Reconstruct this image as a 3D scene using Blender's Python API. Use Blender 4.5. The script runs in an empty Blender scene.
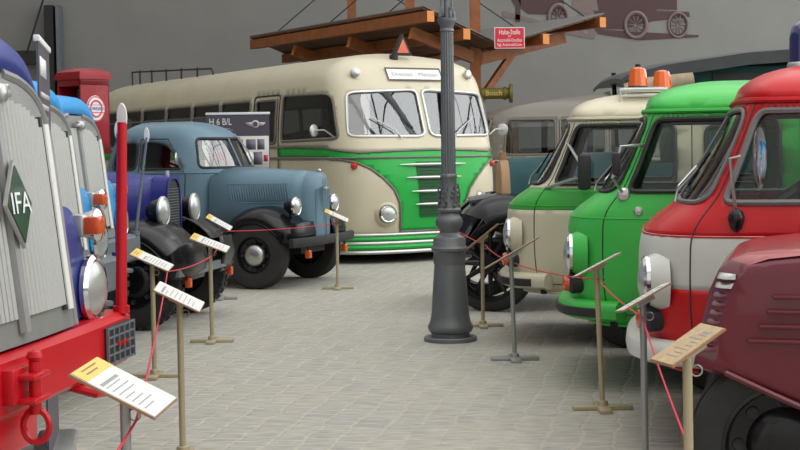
import bpy, bmesh, math, random
from math import sin, cos, pi, radians as R
from mathutils import Vector, Matrix, geometry

SC = bpy.context.scene
COL = SC.collection
random.seed(7)

# ---------------------------------------------------------------- camera, sky, light, exposure
cam_d = bpy.data.cameras.new('camera'); cam = bpy.data.objects.new('camera', cam_d); COL.objects.link(cam)
cam_d.sensor_width = 36.0; cam_d.lens = 63.0; cam_d.clip_end = 200
cam.matrix_world = (Matrix.Translation((0, 0, 1.5)) @ Matrix.Rotation(R(90 - 3.07), 4, 'X') @ Matrix.Rotation(R(-0.8), 4, 'Z'))
SC.camera = cam
SC.view_settings.view_transform = 'Standard'; SC.view_settings.look = 'None'
SC.view_settings.gamma = 1.0; SC.view_settings.use_curve_mapping = False
SC.view_settings.exposure = -0.2

w = bpy.data.worlds.new('overcast'); SC.world = w; w.use_nodes = True
w.node_tree.nodes['Background'].inputs[0].default_value = (0.98, 0.985, 0.97, 1)
w.node_tree.nodes['Background'].inputs[1].default_value = 1.0

def area(name, loc, rot, sx, sy, power, col=(1, 1, 1)):
    d = bpy.data.lights.new(name, 'AREA'); d.shape = 'RECTANGLE'; d.size = sx; d.size_y = sy
    d.energy = power; d.color = col
    o = bpy.data.objects.new(name, d); COL.objects.link(o); o.location = loc; o.rotation_euler = rot
    return o
area('skylight_lamp', (1.5, 8, 9.5), (0, 0, 0), 9, 18, 700, (1.0, 0.98, 0.95))

# ---------------------------------------------------------------- materials
MATS = {}
def mat(name, col, rough=0.5, metal=0.0, coat=0.0, noise=0.0, nscale=8.0, bump=0.0, bscale=60.0, spec=0.5, emit=None, estr=1.0):
    if name in MATS: return MATS[name]
    m = bpy.data.materials.new(name); m.use_nodes = True; nt = m.node_tree; b = nt.nodes['Principled BSDF']
    b.inputs['Base Color'].default_value = (*col, 1); b.inputs['Roughness'].default_value = rough
    b.inputs['Metallic'].default_value = metal; b.inputs['Coat Weight'].default_value = coat
    b.inputs['Coat Roughness'].default_value = 0.06
    b.inputs['Specular IOR Level'].default_value = spec
    tc = nt.nodes.new('ShaderNodeTexCoord')
    if noise > 0:
        n = nt.nodes.new('ShaderNodeTexNoise'); n.inputs['Scale'].default_value = nscale; n.inputs['Detail'].default_value = 6
        nt.links.new(tc.outputs['Object'], n.inputs['Vector'])
        cr = nt.nodes.new('ShaderNodeMapRange'); cr.inputs[1].default_value = 0.3; cr.inputs[2].default_value = 0.7
        cr.inputs[3].default_value = 1 - noise; cr.inputs[4].default_value = 1 + noise
        nt.links.new(n.outputs['Fac'], cr.inputs[0])
        mx = nt.nodes.new('ShaderNodeVectorMath'); mx.operation = 'SCALE'; mx.inputs[0].default_value = col
        nt.links.new(cr.outputs[0], mx.inputs['Scale']); nt.links.new(mx.outputs[0], b.inputs['Base Color'])
    if bump > 0:
        n2 = nt.nodes.new('ShaderNodeTexNoise'); n2.inputs['Scale'].default_value = bscale
        nt.links.new(tc.outputs['Object'], n2.inputs['Vector'])
        bp = nt.nodes.new('ShaderNodeBump'); bp.inputs['Strength'].default_value = bump; bp.inputs['Distance'].default_value = 0.01
        nt.links.new(n2.outputs['Fac'], bp.inputs['Height']); nt.links.new(bp.outputs[0], b.inputs['Normal'])
    if emit:
        b.inputs['Emission Color'].default_value = (*emit, 1); b.inputs['Emission Strength'].default_value = estr
    MATS[name] = m
    return m

def glassmat(name, tint=(0.75, 0.8, 0.78), ior=1.55, rough=0.01):
    if name in MATS: return MATS[name]
    m = bpy.data.materials.new(name); m.use_nodes = True; nt = m.node_tree; nt.nodes.clear()
    out = nt.nodes.new('ShaderNodeOutputMaterial'); mix = nt.nodes.new('ShaderNodeMixShader')
    tr = nt.nodes.new('ShaderNodeBsdfTransparent'); tr.inputs[0].default_value = (*tint, 1)
    gl = nt.nodes.new('ShaderNodeBsdfGlossy'); gl.inputs['Roughness'].default_value = rough
    fr = nt.nodes.new('ShaderNodeFresnel'); fr.inputs[0].default_value = ior
    nt.links.new(fr.outputs[0], mix.inputs[0]); nt.links.new(tr.outputs[0], mix.inputs[1]); nt.links.new(gl.outputs[0], mix.inputs[2])
    nt.links.new(mix.outputs[0], out.inputs[0])
    MATS[name] = m
    return m

def paint(name, col, rough=0.38, coat=0.14): return mat(name, col, rough, 0, coat, spec=0.3, noise=0.05, nscale=2.5)

M = dict(
 cream=paint('cream_paint', (0.60, 0.545, 0.40)), buscream=paint('bus_cream_paint', (0.62, 0.56, 0.41), 0.35),
 green=paint('bright_green_paint', (0.055, 0.47, 0.075)), busgreen=paint('bus_green_paint', (0.02, 0.40, 0.06)),
 vangreen=paint('mid_green_paint', (0.045, 0.36, 0.05)),
 red=paint('van_red_paint', (0.52, 0.009, 0.012)), white=paint('white_paint', (0.62, 0.62, 0.58)),
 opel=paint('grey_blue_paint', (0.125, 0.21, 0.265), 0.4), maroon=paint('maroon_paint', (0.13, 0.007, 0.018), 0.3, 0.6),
 maroontop=paint('brighter_red_paint', (0.30, 0.02, 0.025), 0.4, 0.4),
 darkblue=paint('dark_blue_paint', (0.035, 0.045, 0.22)), lightblue=paint('light_blue_paint', (0.035, 0.30, 0.66)),
 indigo=paint('indigo_paint', (0.02, 0.022, 0.17)), firered=paint('fire_red_paint', (0.52, 0.006, 0.014), 0.34),
 silver=mat('silver_grey_paint', (0.27, 0.27, 0.262), 0.4, 0.35, 0.1, noise=0.06), louvre=mat('light_louvre_metal', (0.46, 0.46, 0.435), 0.4, 0.2),
 greymetal=mat('grey_bumper_metal', (0.16, 0.18, 0.20), 0.45, 0.3, noise=0.1), black=mat('black_paint', (0.008, 0.008, 0.009), 0.25, 0, 0.1, spec=0.35),
 under=mat('dark_chassis', (0.02, 0.02, 0.02), 0.7), rubber=mat('tyre_rubber', (0.022, 0.022, 0.022), 0.75, bump=0.3, noise=0.2),
 seal=mat('rubber_seal', (0.02, 0.02, 0.02), 0.5), greyseal=mat('grey_rubber_seal', (0.16, 0.16, 0.16), 0.5),
 chrome=mat('chrome', (0.75, 0.75, 0.75), 0.12, 1.0), alu=mat('brushed_metal', (0.55, 0.55, 0.53), 0.35, 0.9),
 lens=mat('headlamp_lens', (0.50, 0.52, 0.49), 0.28, 0.5, 0.3), orange=mat('orange_lens', (0.62, 0.08, 0.01), 0.25, 0, 0.5),
 redlens=mat('red_lens', (0.50, 0.02, 0.015), 0.25, 0, 0.5), iron=mat('cast_iron_grey', (0.145, 0.15, 0.155), 0.45, 0.35, noise=0.08, nscale=12, bump=0.15),
 wood=mat('orange_stained_timber', (0.27, 0.085, 0.022), 0.6, noise=0.2, nscale=6), woodlight=mat('timber_end_grain', (0.68, 0.24, 0.05), 0.6),
 boards=mat('roof_boards', (0.13, 0.06, 0.035), 0.7, noise=0.25, nscale=5), roofgrey=mat('grey_roofing_felt', (0.16, 0.15, 0.14), 0.8),
 teal=mat('dark_teal_paint', (0.010, 0.062, 0.068), 0.6, 0, 0.0, noise=0.12, spec=0.3), copper=mat('copper_brown', (0.34, 0.20, 0.10), 0.6, 0.0),
 canvas=mat('beige_canvas', (0.36, 0.29, 0.20), 0.9, noise=0.2), darkroof=mat('black_canvas_roof', (0.035, 0.038, 0.042), 0.6, noise=0.2),
 olive=mat('olive_enamel', (0.16, 0.13, 0.02), 0.5), brown=mat('taupe_paint', (0.15, 0.13, 0.11), 0.4, 0, 0.3),
 greycream=mat('grey_cream_paint', (0.20, 0.18, 0.15), 0.4, 0, 0.3), curtain=mat('tan_curtain', (0.36, 0.25, 0.13), 0.9, noise=0.2),
 seatred=mat('dark_red_upholstery', (0.12, 0.02, 0.02), 0.8), seatgrey=mat('grey_upholstery', (0.10, 0.10, 0.10), 0.85), inner=mat('interior_lining', (0.22, 0.21, 0.18), 0.8),
 post=mat('brass_toned_post', (0.44, 0.38, 0.24), 0.45, 0.3), greypost=mat('grey_steel_post', (0.34, 0.34, 0.33), 0.4, 0.5),
 plate=mat('white_label_sheet', (0.70, 0.69, 0.65), 0.45), yellow=mat('yellow_label_strip', (0.72, 0.52, 0.12), 0.5), print=mat('dark_print', (0.30, 0.30, 0.30), 0.7),
 backing=mat('wooden_backing', (0.32, 0.17, 0.09), 0.7), tan=mat('tan_label_sheet', (0.50, 0.36, 0.20), 0.6, noise=0.15, nscale=40),
 rope=mat('red_cord', (0.62, 0.03, 0.06), 0.6), banner=mat('banner_plum_print', (0.075, 0.062, 0.085), 0.5), bannerlight=mat('banner_light_print', (0.48, 0.46, 0.43), 0.5),
 bannerblue=mat('banner_blue_print', (0.05, 0.10, 0.28), 0.5), bannerred=mat('banner_red_print', (0.45, 0.03, 0.05), 0.5), bannerglass=mat('banner_grey_print', (0.14, 0.13, 0.16), 0.5),
 whiteink=mat('white_print', (0.75, 0.75, 0.75), 0.5), signred=mat('sign_red_enamel', (0.62, 0.015, 0.03), 0.3), blueink=mat('blue_print', (0.03, 0.06, 0.35), 0.5),
 pumpred=paint('pump_red_paint', (0.27, 0.004, 0.010), 0.4), mural=mat('sepia_print', (0.085, 0.045, 0.045), 0.8), muralmid=mat('light_sepia_print', (0.20, 0.15, 0.14), 0.8),
 emblem=mat('dark_green_enamel', (0.006, 0.045, 0.016), 0.3, 0, 0.5), amber=mat('amber_beacon_glass', (0.72, 0.12, 0.01), 0.15, 0, 0.6), bluebeacon=mat('blue_beacon_glass', (0.012, 0.015, 0.10), 0.15, 0, 0.6),
 glass=glassmat('window_glass', (0.90, 0.93, 0.91)), darkglass=glassmat('bus_window_glass', (0.55, 0.58, 0.56), 1.6), windscreen=glassmat('bus_windscreen_glass', (0.6, 0.64, 0.62), 2.7),
 destin=mat('destination_board_white', (0.78, 0.79, 0.80), 0.25), strap=mat('dark_rubber', (0.02, 0.02, 0.022), 0.6),
)

# ---------------------------------------------------------------- mesh building helpers
def lerp(a, b, t): return a + (b - a) * t
def interp(tab, v, k):
    if v <= tab[0][0]: return tab[0][k]
    for a, b in zip(tab, tab[1:]):
        if v <= b[0]:
            t = (v - a[0]) / (b[0] - a[0]); return lerp(a[k], b[k], t)
    return tab[-1][k]
def smooth_tab(tab, n=6):
    """Catmull-Rom refinement of a profile table"""
    out = []
    N = len(tab)
    for i in range(N - 1):
        p0 = tab[max(i - 1, 0)]; p1 = tab[i]; p2 = tab[i + 1]; p3 = tab[min(i + 2, N - 1)]
        for j in range(n):
            t = j / n; row = [lerp(p1[0], p2[0], t)]
            for k in range(1, len(p1)):
                m1 = (p2[k] - p0[k]) / max(p2[0] - p0[0], 1e-6) * (p2[0] - p1[0])
                m2 = (p3[k] - p1[k]) / max(p3[0] - p1[0], 1e-6) * (p2[0] - p1[0])
                t2 = t * t; t3 = t2 * t
                row.append((2*t3-3*t2+1)*p1[k] + (t3-2*t2+t)*m1 + (-2*t3+3*t2)*p2[k] + (t3-t2)*m2)
            out.append(tuple(row))
    out.append(tuple(tab[-1]))
    return out

class MB:
    def __init__(s): s.bm = bmesh.new(); s.mats = []
    def mi(s, m):
        if m not in s.mats: s.mats.append(m)
        return s.mats.index(m)
    def add(s, verts, faces, m, flat=False):
        vs = [s.bm.verts.new(v) for v in verts]; k = s.mi(m)
        for f in faces:
            try:
                fc = s.bm.faces.new([vs[i] for i in f]); fc.material_index = k; fc.smooth = not flat
            except ValueError: pass
        return vs
    def box(s, lo, hi, m, bev=0.0, rot=None):
        lo, hi = Vector(lo), Vector(hi); c = (lo + hi) / 2; d = hi - lo
        t = bmesh.new(); bmesh.ops.create_cube(t, size=1)
        for v in t.verts: v.co = Vector((v.co.x * d.x, v.co.y * d.y, v.co.z * d.z))
        if bev > 0: bmesh.ops.bevel(t, geom=list(t.edges), offset=min(bev, min(d) * 0.45), segments=2, affect='EDGES', profile=0.5)
        mt = Matrix.Translation(c) @ (rot.to_4x4() if rot else Matrix.Identity(4))
        t.verts.index_update()
        s.add([mt @ v.co for v in t.verts], [[v.index for v in f.verts] for f in t.faces], m)
        t.free()
    def lathe(s, prof, m, origin=(0, 0, 0), axis='Z', n=24, arc=2 * pi, start=0.0, wob=None, mats=None):
        """prof list of (r, h) revolved around axis through origin"""
        if isinstance(axis, str):
            q = {'Z': Matrix.Identity(3), 'X': Matrix.Rotation(pi / 2, 3, 'Y'), '-X': Matrix.Rotation(-pi / 2, 3, 'Y'),
                 'Y': Matrix.Rotation(-pi / 2, 3, 'X'), '-Y': Matrix.Rotation(pi / 2, 3, 'X'), '-Z': Matrix.Rotation(pi, 3, 'X')}[axis]
        else: q = Vector((0, 0, 1)).rotation_difference(Vector(axis).normalized()).to_matrix()
        o = Vector(origin); full = arc >= 2 * pi - 1e-4; cnt = n if full else n + 1
        vs = []
        for r, h in prof:
            for i in range(cnt):
                a = start + arc * i / n; rr = r * (wob(a, h) if wob else 1)
                vs.append(o + q @ Vector((rr * cos(a), rr * sin(a), h)))
        fs = []
        for j in range(len(prof) - 1):
            for i in range(n):
                a, b = j * cnt + i, j * cnt + (i + 1) % cnt
                fs.append((a, b, b + cnt, a + cnt))
        if full and prof[0][0] > 1e-4 and False: pass
        s.add(vs, fs, m)
    def cyl(s, p, q, r, m, n=12, r2=None, cap=True):
        p, q = Vector(p), Vector(q); L = (q - p).length; r2 = r if r2 is None else r2
        s.lathe(([(0.0001, 0)] if cap else []) + [(r, 0), (r2, L)] + ([(0.0001, L)] if cap else []), m, p, tuple(q - p), n)
    def tube(s, pts, r, m, n=8, closed=False, cap=True, radii=None):
        pts = [Vector(p) for p in pts]; N = len(pts)
        if N < 2: return
        vs = []; prev = None
        for i, p in enumerate(pts):
            a = pts[(i - 1) % N] if (closed or i > 0) else p; b = pts[(i + 1) % N] if (closed or i < N - 1) else p
            t = (b - a).normalized()
            if prev is None: u = t.orthogonal().normalized()
            else:
                u = prev - t * prev.dot(t)
                u = u.normalized() if u.length > 1e-6 else t.orthogonal().normalized()
            prev = u; w_ = t.cross(u); rr = radii[i] if radii else r
            for k in range(n):
                an = 2 * pi * k / n; vs.append(p + (u * cos(an) + w_ * sin(an)) * rr)
        fs = []
        for i in range(N if closed else N - 1):
            j = (i + 1) % N
            for k in range(n): fs.append((i * n + k, i * n + (k + 1) % n, j * n + (k + 1) % n, j * n + k))
        if not closed and cap: fs += [tuple(range(n - 1, -1, -1)), tuple((N - 1) * n + k for k in range(n))]
        s.add(vs, fs, m)
    def loft(s, secs, m, cap=True, closed=False, flat=False):
        n = len(secs[0]); vs = [v for c in secs for v in c]; fs = []
        for i in range(len(secs) - 1):
            for k in range(n if closed else n - 1):
                k2 = (k + 1) % n; fs.append((i * n + k, i * n + k2, (i + 1) * n + k2, (i + 1) * n + k))
        if cap: fs += [tuple(range(n)), tuple((len(secs) - 1) * n + k for k in range(n))]
        s.add(vs, fs, m, flat)
    def prism(s, poly, y0, y1, m, plane='XZ', bev=0.0, seg=3):
        """poly in plane, extruded along the third axis"""
        t = bmesh.new()
        def P(a, b, c): return {'XZ': (a, c, b), 'XY': (a, b, c), 'YZ': (c, a, b)}[plane]
        va = [t.verts.new(P(a, b, y0)) for a, b in poly]; vb = [t.verts.new(P(a, b, y1)) for a, b in poly]; n = len(poly)
        fa = t.faces.new(va); fb = t.faces.new(vb[::-1])
        for i in range(n): t.faces.new((va[i], vb[i], vb[(i + 1) % n], va[(i + 1) % n]))
        if bev > 0:
            es = [e for e in list(fa.edges) + list(fb.edges)]
            bmesh.ops.bevel(t, geom=es, offset=bev, segments=seg, affect='EDGES', profile=0.5)
        bmesh.ops.recalc_face_normals(t, faces=t.faces)
        t.verts.index_update()
        s.add([v.co.copy() for v in t.verts], [[v.index for v in f.verts] for f in t.faces], m); t.free()
    def text(s, txt, size, m, mt, width=None):
        c = bpy.data.curves.new('t', 'FONT'); c.body = txt; c.size = size; c.align_x = 'CENTER'; c.align_y = 'CENTER'; c.extrude = 0.0008; c.resolution_u = 2
        o = bpy.data.objects.new('t', c); COL.objects.link(o); dg = bpy.context.evaluated_depsgraph_get()
        me = o.evaluated_get(dg).to_mesh(); vs = [v.co.copy() for v in me.vertices]
        if width and vs:
            x0 = min(v.x for v in vs); x1 = max(v.x for v in vs); k = width / (x1 - x0)
            for v in vs: v.x *= k
        s.add([mt @ v for v in vs], [list(p.vertices) for p in me.polygons], m, True)
        o.evaluated_get(dg).to_mesh_clear(); bpy.data.objects.remove(o); bpy.data.curves.remove(c)
    def build(s, name, parent=None, loc=None, recalc=True, sharp=38, solid=None, label=None, rot=None):
        if recalc: bmesh.ops.recalc_face_normals(s.bm, faces=s.bm.faces)
        me = bpy.data.meshes.new(name); s.bm.to_mesh(me); s.bm.free()
        for m in s.mats: me.materials.append(m)
        me.set_sharp_from_angle(angle=R(sharp))
        o = bpy.data.objects.new(name, me); COL.objects.link(o)
        if parent: o.parent = parent
        if loc is not None: o.location = loc
        if rot is not None: o.rotation_euler = rot
        if solid:
            md = o.modifiers.new('thickness', 'SOLIDIFY'); md.thickness = solid; md.offset = -1
        if label: o['label'] = label
        return o

def thing(name, label, cat, loc=(0, 0, 0), rotz=0.0, group=None):
    o = bpy.data.objects.new(name, None); COL.objects.link(o); o.location = loc; o.rotation_euler = (0, 0, rotz)
    o.empty_display_size = 0.1; o['label'] = label; o['category'] = cat
    if group: o['group'] = group
    return o
def tag(o, label, cat, group=None):
    o['label'] = label; o['category'] = cat
    if group: o['group'] = group
    return o
def struct(o): o['kind'] = 'structure'; return o
def copy_tree(o, parent=None, label=None, loc=None, rotz=None):
    c = o.copy(); COL.objects.link(c)
    if parent: c.parent = parent
    if label: c['label'] = label
    if loc is not None: c.location = loc
    if rotz is not None: c.rotation_euler = (0, 0, rotz)
    for ch in list(o.children): copy_tree(ch, c)
    return c

def rpoly(pts, r=0.05, n=5):
    """polygon with rounded corners"""
    out = []; N = len(pts)
    for i in range(N):
        rr = r[i] if isinstance(r, (list, tuple)) else r
        p = Vector(pts[i]); a = Vector(pts[i - 1]); b = Vector(pts[(i + 1) % N])
        da = (a - p); db = (b - p); d = min(rr, da.length * 0.45, db.length * 0.45)
        if d < 1e-5: out.append(tuple(p)); continue
        A = p + da.normalized() * d; B = p + db.normalized() * d
        for k in range(n + 1):
            t = k / n; q = A * (1 - t) ** 2 + p * 2 * t * (1 - t) + B * t * t; out.append((q.x, q.y))
    return out
def dens(poly, d, closed=True):
    out = []; N = len(poly)
    for i in range(N if closed else N - 1):
        a = Vector(poly[i]); b = Vector(poly[(i + 1) % N]); k = max(1, int((b - a).length / d))
        for j in range(k): q = a.lerp(b, j / k); out.append(tuple(q))
    if not closed: out.append(tuple(poly[-1]))
    return out
def inside(p, poly):
    x, y = p; c = False; j = len(poly) - 1
    for i in range(len(poly)):
        xi, yi = poly[i]; xj, yj = poly[j]
        if (yi > y) != (yj > y) and x < (xj - xi) * (y - yi) / (yj - yi) + xi: c = not c
        j = i
    return c

class Shell:
    """Vehicle body: plan outline rounded at both ends, its size changing with height.
    tab rows: (v, z, xfront, halfwidth, xrear). s = 0 front centre, 1 end of the front curve, then straight metres, then the rear curve."""
    def __init__(self, tab, x1, x2, n=2.6, nr=2.6, smooth=5, polar=False):
        self.polar = polar
        self.tab = smooth_tab(tab, smooth) if smooth else tab; self.x1, self.x2, self.n, self.nr = x1, x2, n, nr; self.L = x2 - x1
    def P(self, s, v, off=0.0):
        if off:
            e = 0.004; sg = 1 if s >= 0 else -1
            a = self.P(s + e, v); b = self.P(s - e, v); c = self.P(s, v + e); d = self.P(s, v - e)
            nrm = (a - b).cross(c - d)
            if nrm.length > 1e-12:
                nrm.normalize(); return self.P(s, v) - nrm * off
        z = interp(self.tab, v, 1); xf = interp(self.tab, v, 2); w = interp(self.tab, v, 3); xr = interp(self.tab, v, 4)
        sg = -1 if s < 0 else 1; a = abs(s)
        if a <= 1:
            th = a * pi / 2
            if self.polar:
                xx1 = max(self.x1, xf + 0.25); r = (abs(cos(th)) ** self.n + abs(sin(th)) ** self.n) ** (-1 / self.n); x = xx1 - (xx1 - xf) * r * cos(th); y = w * r * sin(th)
            else: x = self.x1 - (self.x1 - xf) * max(cos(th), 0) ** (2 / self.n); y = w * max(sin(th), 0) ** (2 / self.n)
        elif a <= 1 + self.L:
            x = self.x1 + (a - 1); y = w
            if self.polar and xf + 0.25 > self.x1: x = lerp(xf + 0.25, self.x2, (a - 1) / self.L)
        else:
            th = (a - 1 - self.L) * pi / 2; x = self.x2 + (xr - self.x2) * max(sin(th), 0) ** (2 / self.nr); y = w * max(cos(th), 0) ** (2 / self.nr)
        return Vector((x, y * sg, z))
    def smax(self): return 2 + self.L
    def skin(self, polys, v0, v1, ds_f=0.05, ds=0.12, dv=0.05, smax=None, mirror=True, extra=None):
        """polys: dict name -> list of polygons in (s, v). returns dict class -> (verts, tris)"""
        smax = smax or self.smax()
        ss = []; a = 0.0
        while a < 1: ss.append(a); a += ds_f
        a = 1.0
        while a < 1 + self.L: ss.append(a); a += ds
        a = 1 + self.L
        while a < 2 + self.L: ss.append(a); a += ds_f * 2
        ss.append(2 + self.L); ss = [q for q in ss if q <= smax + 1e-6]
        ss = sorted(set([round(-q, 5) for q in ss] + [round(q, 5) for q in ss]))
        nv = max(2, int((v1 - v0) / dv)); vv = [lerp(v0, v1, i / nv) for i in range(nv + 1)]
        allp = []
        for name, pl in polys.items():
            for p in pl:
                allp.append((name, dens(p, 0.06)))
                if mirror and not name.startswith('_'): allp.append((name, dens([(-x, y) for x, y in p], 0.06)))
        edges = []; verts = []
        cpts = []
        for nm, p in allp:
            st = len(verts); verts += [Vector(q) for q in p]; cpts += p
            edges += [(st + i, st + (i + 1) % len(p)) for i in range(len(p))]
        cell = {}
        for q in cpts: cell.setdefault((int(q[0] / 0.05), int(q[1] / 0.05)), []).append(q)
        def near(x, y):
            cx, cy = int(x / 0.05), int(y / 0.05)
            for i in (-1, 0, 1):
                for j in (-1, 0, 1):
                    for q in cell.get((cx + i, cy + j), ()):
                        if (q[0] - x) ** 2 + (q[1] - y) ** 2 < 0.018 ** 2: return True
            return False
        for x in ss:
            for y in vv:
                border = x in (ss[0], ss[-1]) or y in (vv[0], vv[-1])
                if border or not near(x, y): verts.append(Vector((x, y)))
        r = geometry.delaunay_2d_cdt(verts, edges, [], 0, 1e-5)
        V, F = r[0], r[2]; res = {}
        for f in F:
            cx = sum(V[i][0] for i in f) / 3; cy = sum(V[i][1] for i in f) / 3; cl = 'body'
            for nm, p in allp:
                if inside((cx, cy), p): cl = nm
            res.setdefault(cl, []).append(f)
        self.V = V
        return res
    def mesh(self, faces, m, off=0.0, into=None):
        mb = into or MB(); used = sorted({i for f in faces for i in f}); ix = {i: k for k, i in enumerate(used)}
        pos = [self.P(self.V[i][0], self.V[i][1], off) for i in used]
        cen = Vector((0, 0, 0)); fs = []
        for f in faces:
            a, b, c = [pos[ix[i]] for i in f]; nrm = (b - a).cross(c - a); mid = (a + b + c) / 3
            ref = Vector((min(max(mid.x, self.x1), self.x2), 0, mid.z - 0.15))
            fs.append([ix[i] for i in (f if nrm.dot(mid - ref) > 0 else f[::-1])])
        mb.add(pos, fs, m)
        return mb
    def line(self, mb, poly, r, m, off=0.0, closed=True, mirror=False, n=6, d=0.05):
        p = dens(poly, d, closed)
        mb.tube([self.P(a, b, off) for a, b in p], r, m, n, closed)
        if mirror: mb.tube([self.P(-a, b, off) for a, b in p], r, m, n, closed)

def glaze(S, F, cls, polys, m, seal, r, root, name, off=-0.01, sealname='window_seal', extra=None):
    """one part per window, its rubber seal a sub-part"""
    out = []
    for p in polys:
        for sg in (1, -1):
            q = [(a * sg, b) for a, b in p]
            if sg < 0 and all(abs(min(a for a, b in q) + max(a for a, b in q)) < 1e-6 for _ in (0,)): continue
            fs = [f for f in F.get(cls, []) if inside((sum(S.V[i][0] for i in f) / 3, sum(S.V[i][1] for i in f) / 3), q)]
            if not fs: continue
            o = S.mesh(fs, m, off=off).build(name, root, recalc=False); out.append(o)
            mb = MB(); S.line(mb, q, r, seal, 0.003); mb.build(sealname, o)
    return out

# ---------------------------------------------------------------- vehicle part builders
def wheel(par, c, r, wd, side, yaw=0.0, rimr=None, style='disc', rimm=None, hub=None, tread=False, capr=0.3):
    """side: +1 outer face towards +Y"""
    rimr = rimr or r * 0.58; mb = MB(); h = wd / 2
    prof = [(rimr * 0.97, -h * 0.8), (rimr, -h * 0.9), (r * 0.80, -h), (r * 0.93, -h * 0.93), (r * 0.985, -h * 0.7), (r, -h * 0.3), (r, h * 0.3), (r * 0.985, h * 0.7),
            (r * 0.93, h * 0.93), (r * 0.80, h), (rimr, h * 0.9), (rimr * 0.97, h * 0.8)]
    mb.lathe(prof, M['rubber'], (0, 0, 0), 'Y', 40)
    if tread:
        nt_ = 36
        for i in range(nt_):
            a = 2 * pi * i / nt_
            for q in (-1, 1):
                rot = Matrix.Rotation(-a, 3, 'Y'); cpos = rot @ Vector((r * 0.985, q * h * 0.62, 0))
                mb.box(cpos - Vector((0.018, h * 0.36, r * 0.05)), cpos + Vector((0.018, h * 0.36, r * 0.05)), M['rubber'], 0, rot)
    else:
        for q in (-0.45, 0, 0.45): mb.lathe([(r * 1.0, q * h - 0.012), (r * 1.012, q * h - 0.008), (r * 1.012, q * h + 0.008), (r * 1.0, q * h + 0.012)], M['rubber'], (0, 0, 0), 'Y', 40)
    o = mb.build('wheel', par, c, rot=(0, 0, yaw))
    rimm = rimm or M['black']; mb = MB(); ax = 'Y' if side > 0 else '-Y'
    if style == 'disc':
        mb.lathe([(rimr, h * 0.85), (rimr * 0.93, h * 0.88), (rimr * 0.88, h * 0.45), (rimr * 0.62, h * 0.25), (rimr * 0.5, h * 0.5), (rimr * 0.36, h * 0.6), (0.001, h * 0.6)], rimm, (0, 0, 0), ax, 32)
        mb.lathe([(rimr, -h * 0.85), (rimr * 0.9, -h * 0.5), (0.001, -h * 0.3)], rimm, (0, 0, 0), ax, 32)
        for i in range(8):
            a = 2 * pi * i / 8; p = Vector((rimr * 0.72 * cos(a), side * h * 0.34, rimr * 0.72 * sin(a)))
            mb.lathe([(rimr * 0.1, 0), (rimr * 0.1, 0.012), (rimr * 0.06, 0.006), (0.001, 0.004)], M['under'], p, ax, 10)
    else:
        for q in (-1, 1): mb.lathe([(rimr, q * h * 0.85), (rimr * 0.88, q * h * 0.8), (rimr * 0.84, 0)], rimm, (0, 0, 0), 'Y', 32)
        for i in range(12):
            a = 2 * pi * i / 12; d = Vector((cos(a), 0, sin(a))); mb.cyl(d * rimr * 0.18, d * rimr * 0.9, rimr * 0.075, rimm, 8, rimr * 0.05)
        mb.lathe([(0.001, -h * 1.1), (rimr * 0.24, -h * 1.1), (rimr * 0.26, 0), (rimr * 0.24, h * 1.1), (0.001, h * 1.1)], rimm, (0, 0, 0), ax, 20)
    mb.build('wheel_rim', o)
    if hub:
        mb = MB(); k = rimr * capr * 1.6
        mb.lathe([(k, h * 0.55), (k * 0.96, h * 0.72), (k * 0.8, h * 0.9), (k * 0.5, h * 1.02), (0.001, h * 1.08)], hub, (0, 0, 0), ax, 24)
        mb.build('hub_cap', o)
    return o

def headlamp(par, c, r, d=(-1, 0, 0), depth=None, shell=None, rim=None, name='headlamp'):
    depth = depth or r * 1.1; d = Vector(d).normalized(); mb = MB()
    mb.lathe([(0.001, -depth), (r * 0.45, -depth * 0.93), (r * 0.8, -depth * 0.6), (r * 0.98, -depth * 0.15), (r, 0)], shell or M['black'], (0, 0, 0), tuple(d), 24)
    mb.lathe([(r * 1.0, -0.02), (r * 1.1, -0.01), (r * 1.1, 0.008), (r * 0.98, 0.022), (r * 0.88, 0.018)], rim or M['chrome'], (0, 0, 0), tuple(d), 28)
    o = mb.build(name, par, c)
    mb = MB(); mb.lathe([(r * 0.9, 0.014), (r * 0.7, 0.03), (r * 0.4, 0.04), (0.001, 0.045)], M['lens'], (0, 0, 0), tuple(d), 24); mb.build('lamp_lens', o)
    return o

def fender(par, path, y0, y1, m, drop=0.10, name='fender', lip=True, wtab=None):
    """arched mudguard swept along path (x, z); outer edge y1 rolls down"""
    mb = MB(); secs = []; N = len(path); pts = [Vector((p[0], 0, p[1])) for p in path]
    for i, p in enumerate(pts):
        a = pts[max(i - 1, 0)]; b = pts[min(i + 1, N - 1)]; t = (b - a).normalized(); nrm = Vector((-t.z, 0, t.x))
        k = wtab[i] if wtab else 1.0; row = []
        for j in range(9):
            u = j / 8; y = lerp(y0, lerp(y0, y1, k), min(1, u * 1.12) ** 0.85 if u < 1 else 1); dd = drop * (max(0, u - 0.35) / 0.65) ** 2.4
            row.append(p + Vector((0, y, 0)) - nrm * dd)
        secs.append(row)
    mb.loft(secs, m, cap=False)
    if lip: mb.tube([r_[-1] for r_ in secs], 0.012, m, 6)
    return mb.build(name, par, solid=0.006, recalc=True, sharp=60)
def arcpts(cx, cz, r, a0, a1, n=14, rz=None):
    rz = rz or r
    return [(cx + r * cos(R(lerp(a0, a1, i / n))), cz + rz * sin(R(lerp(a0, a1, i / n)))) for i in range(n + 1)]

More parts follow.
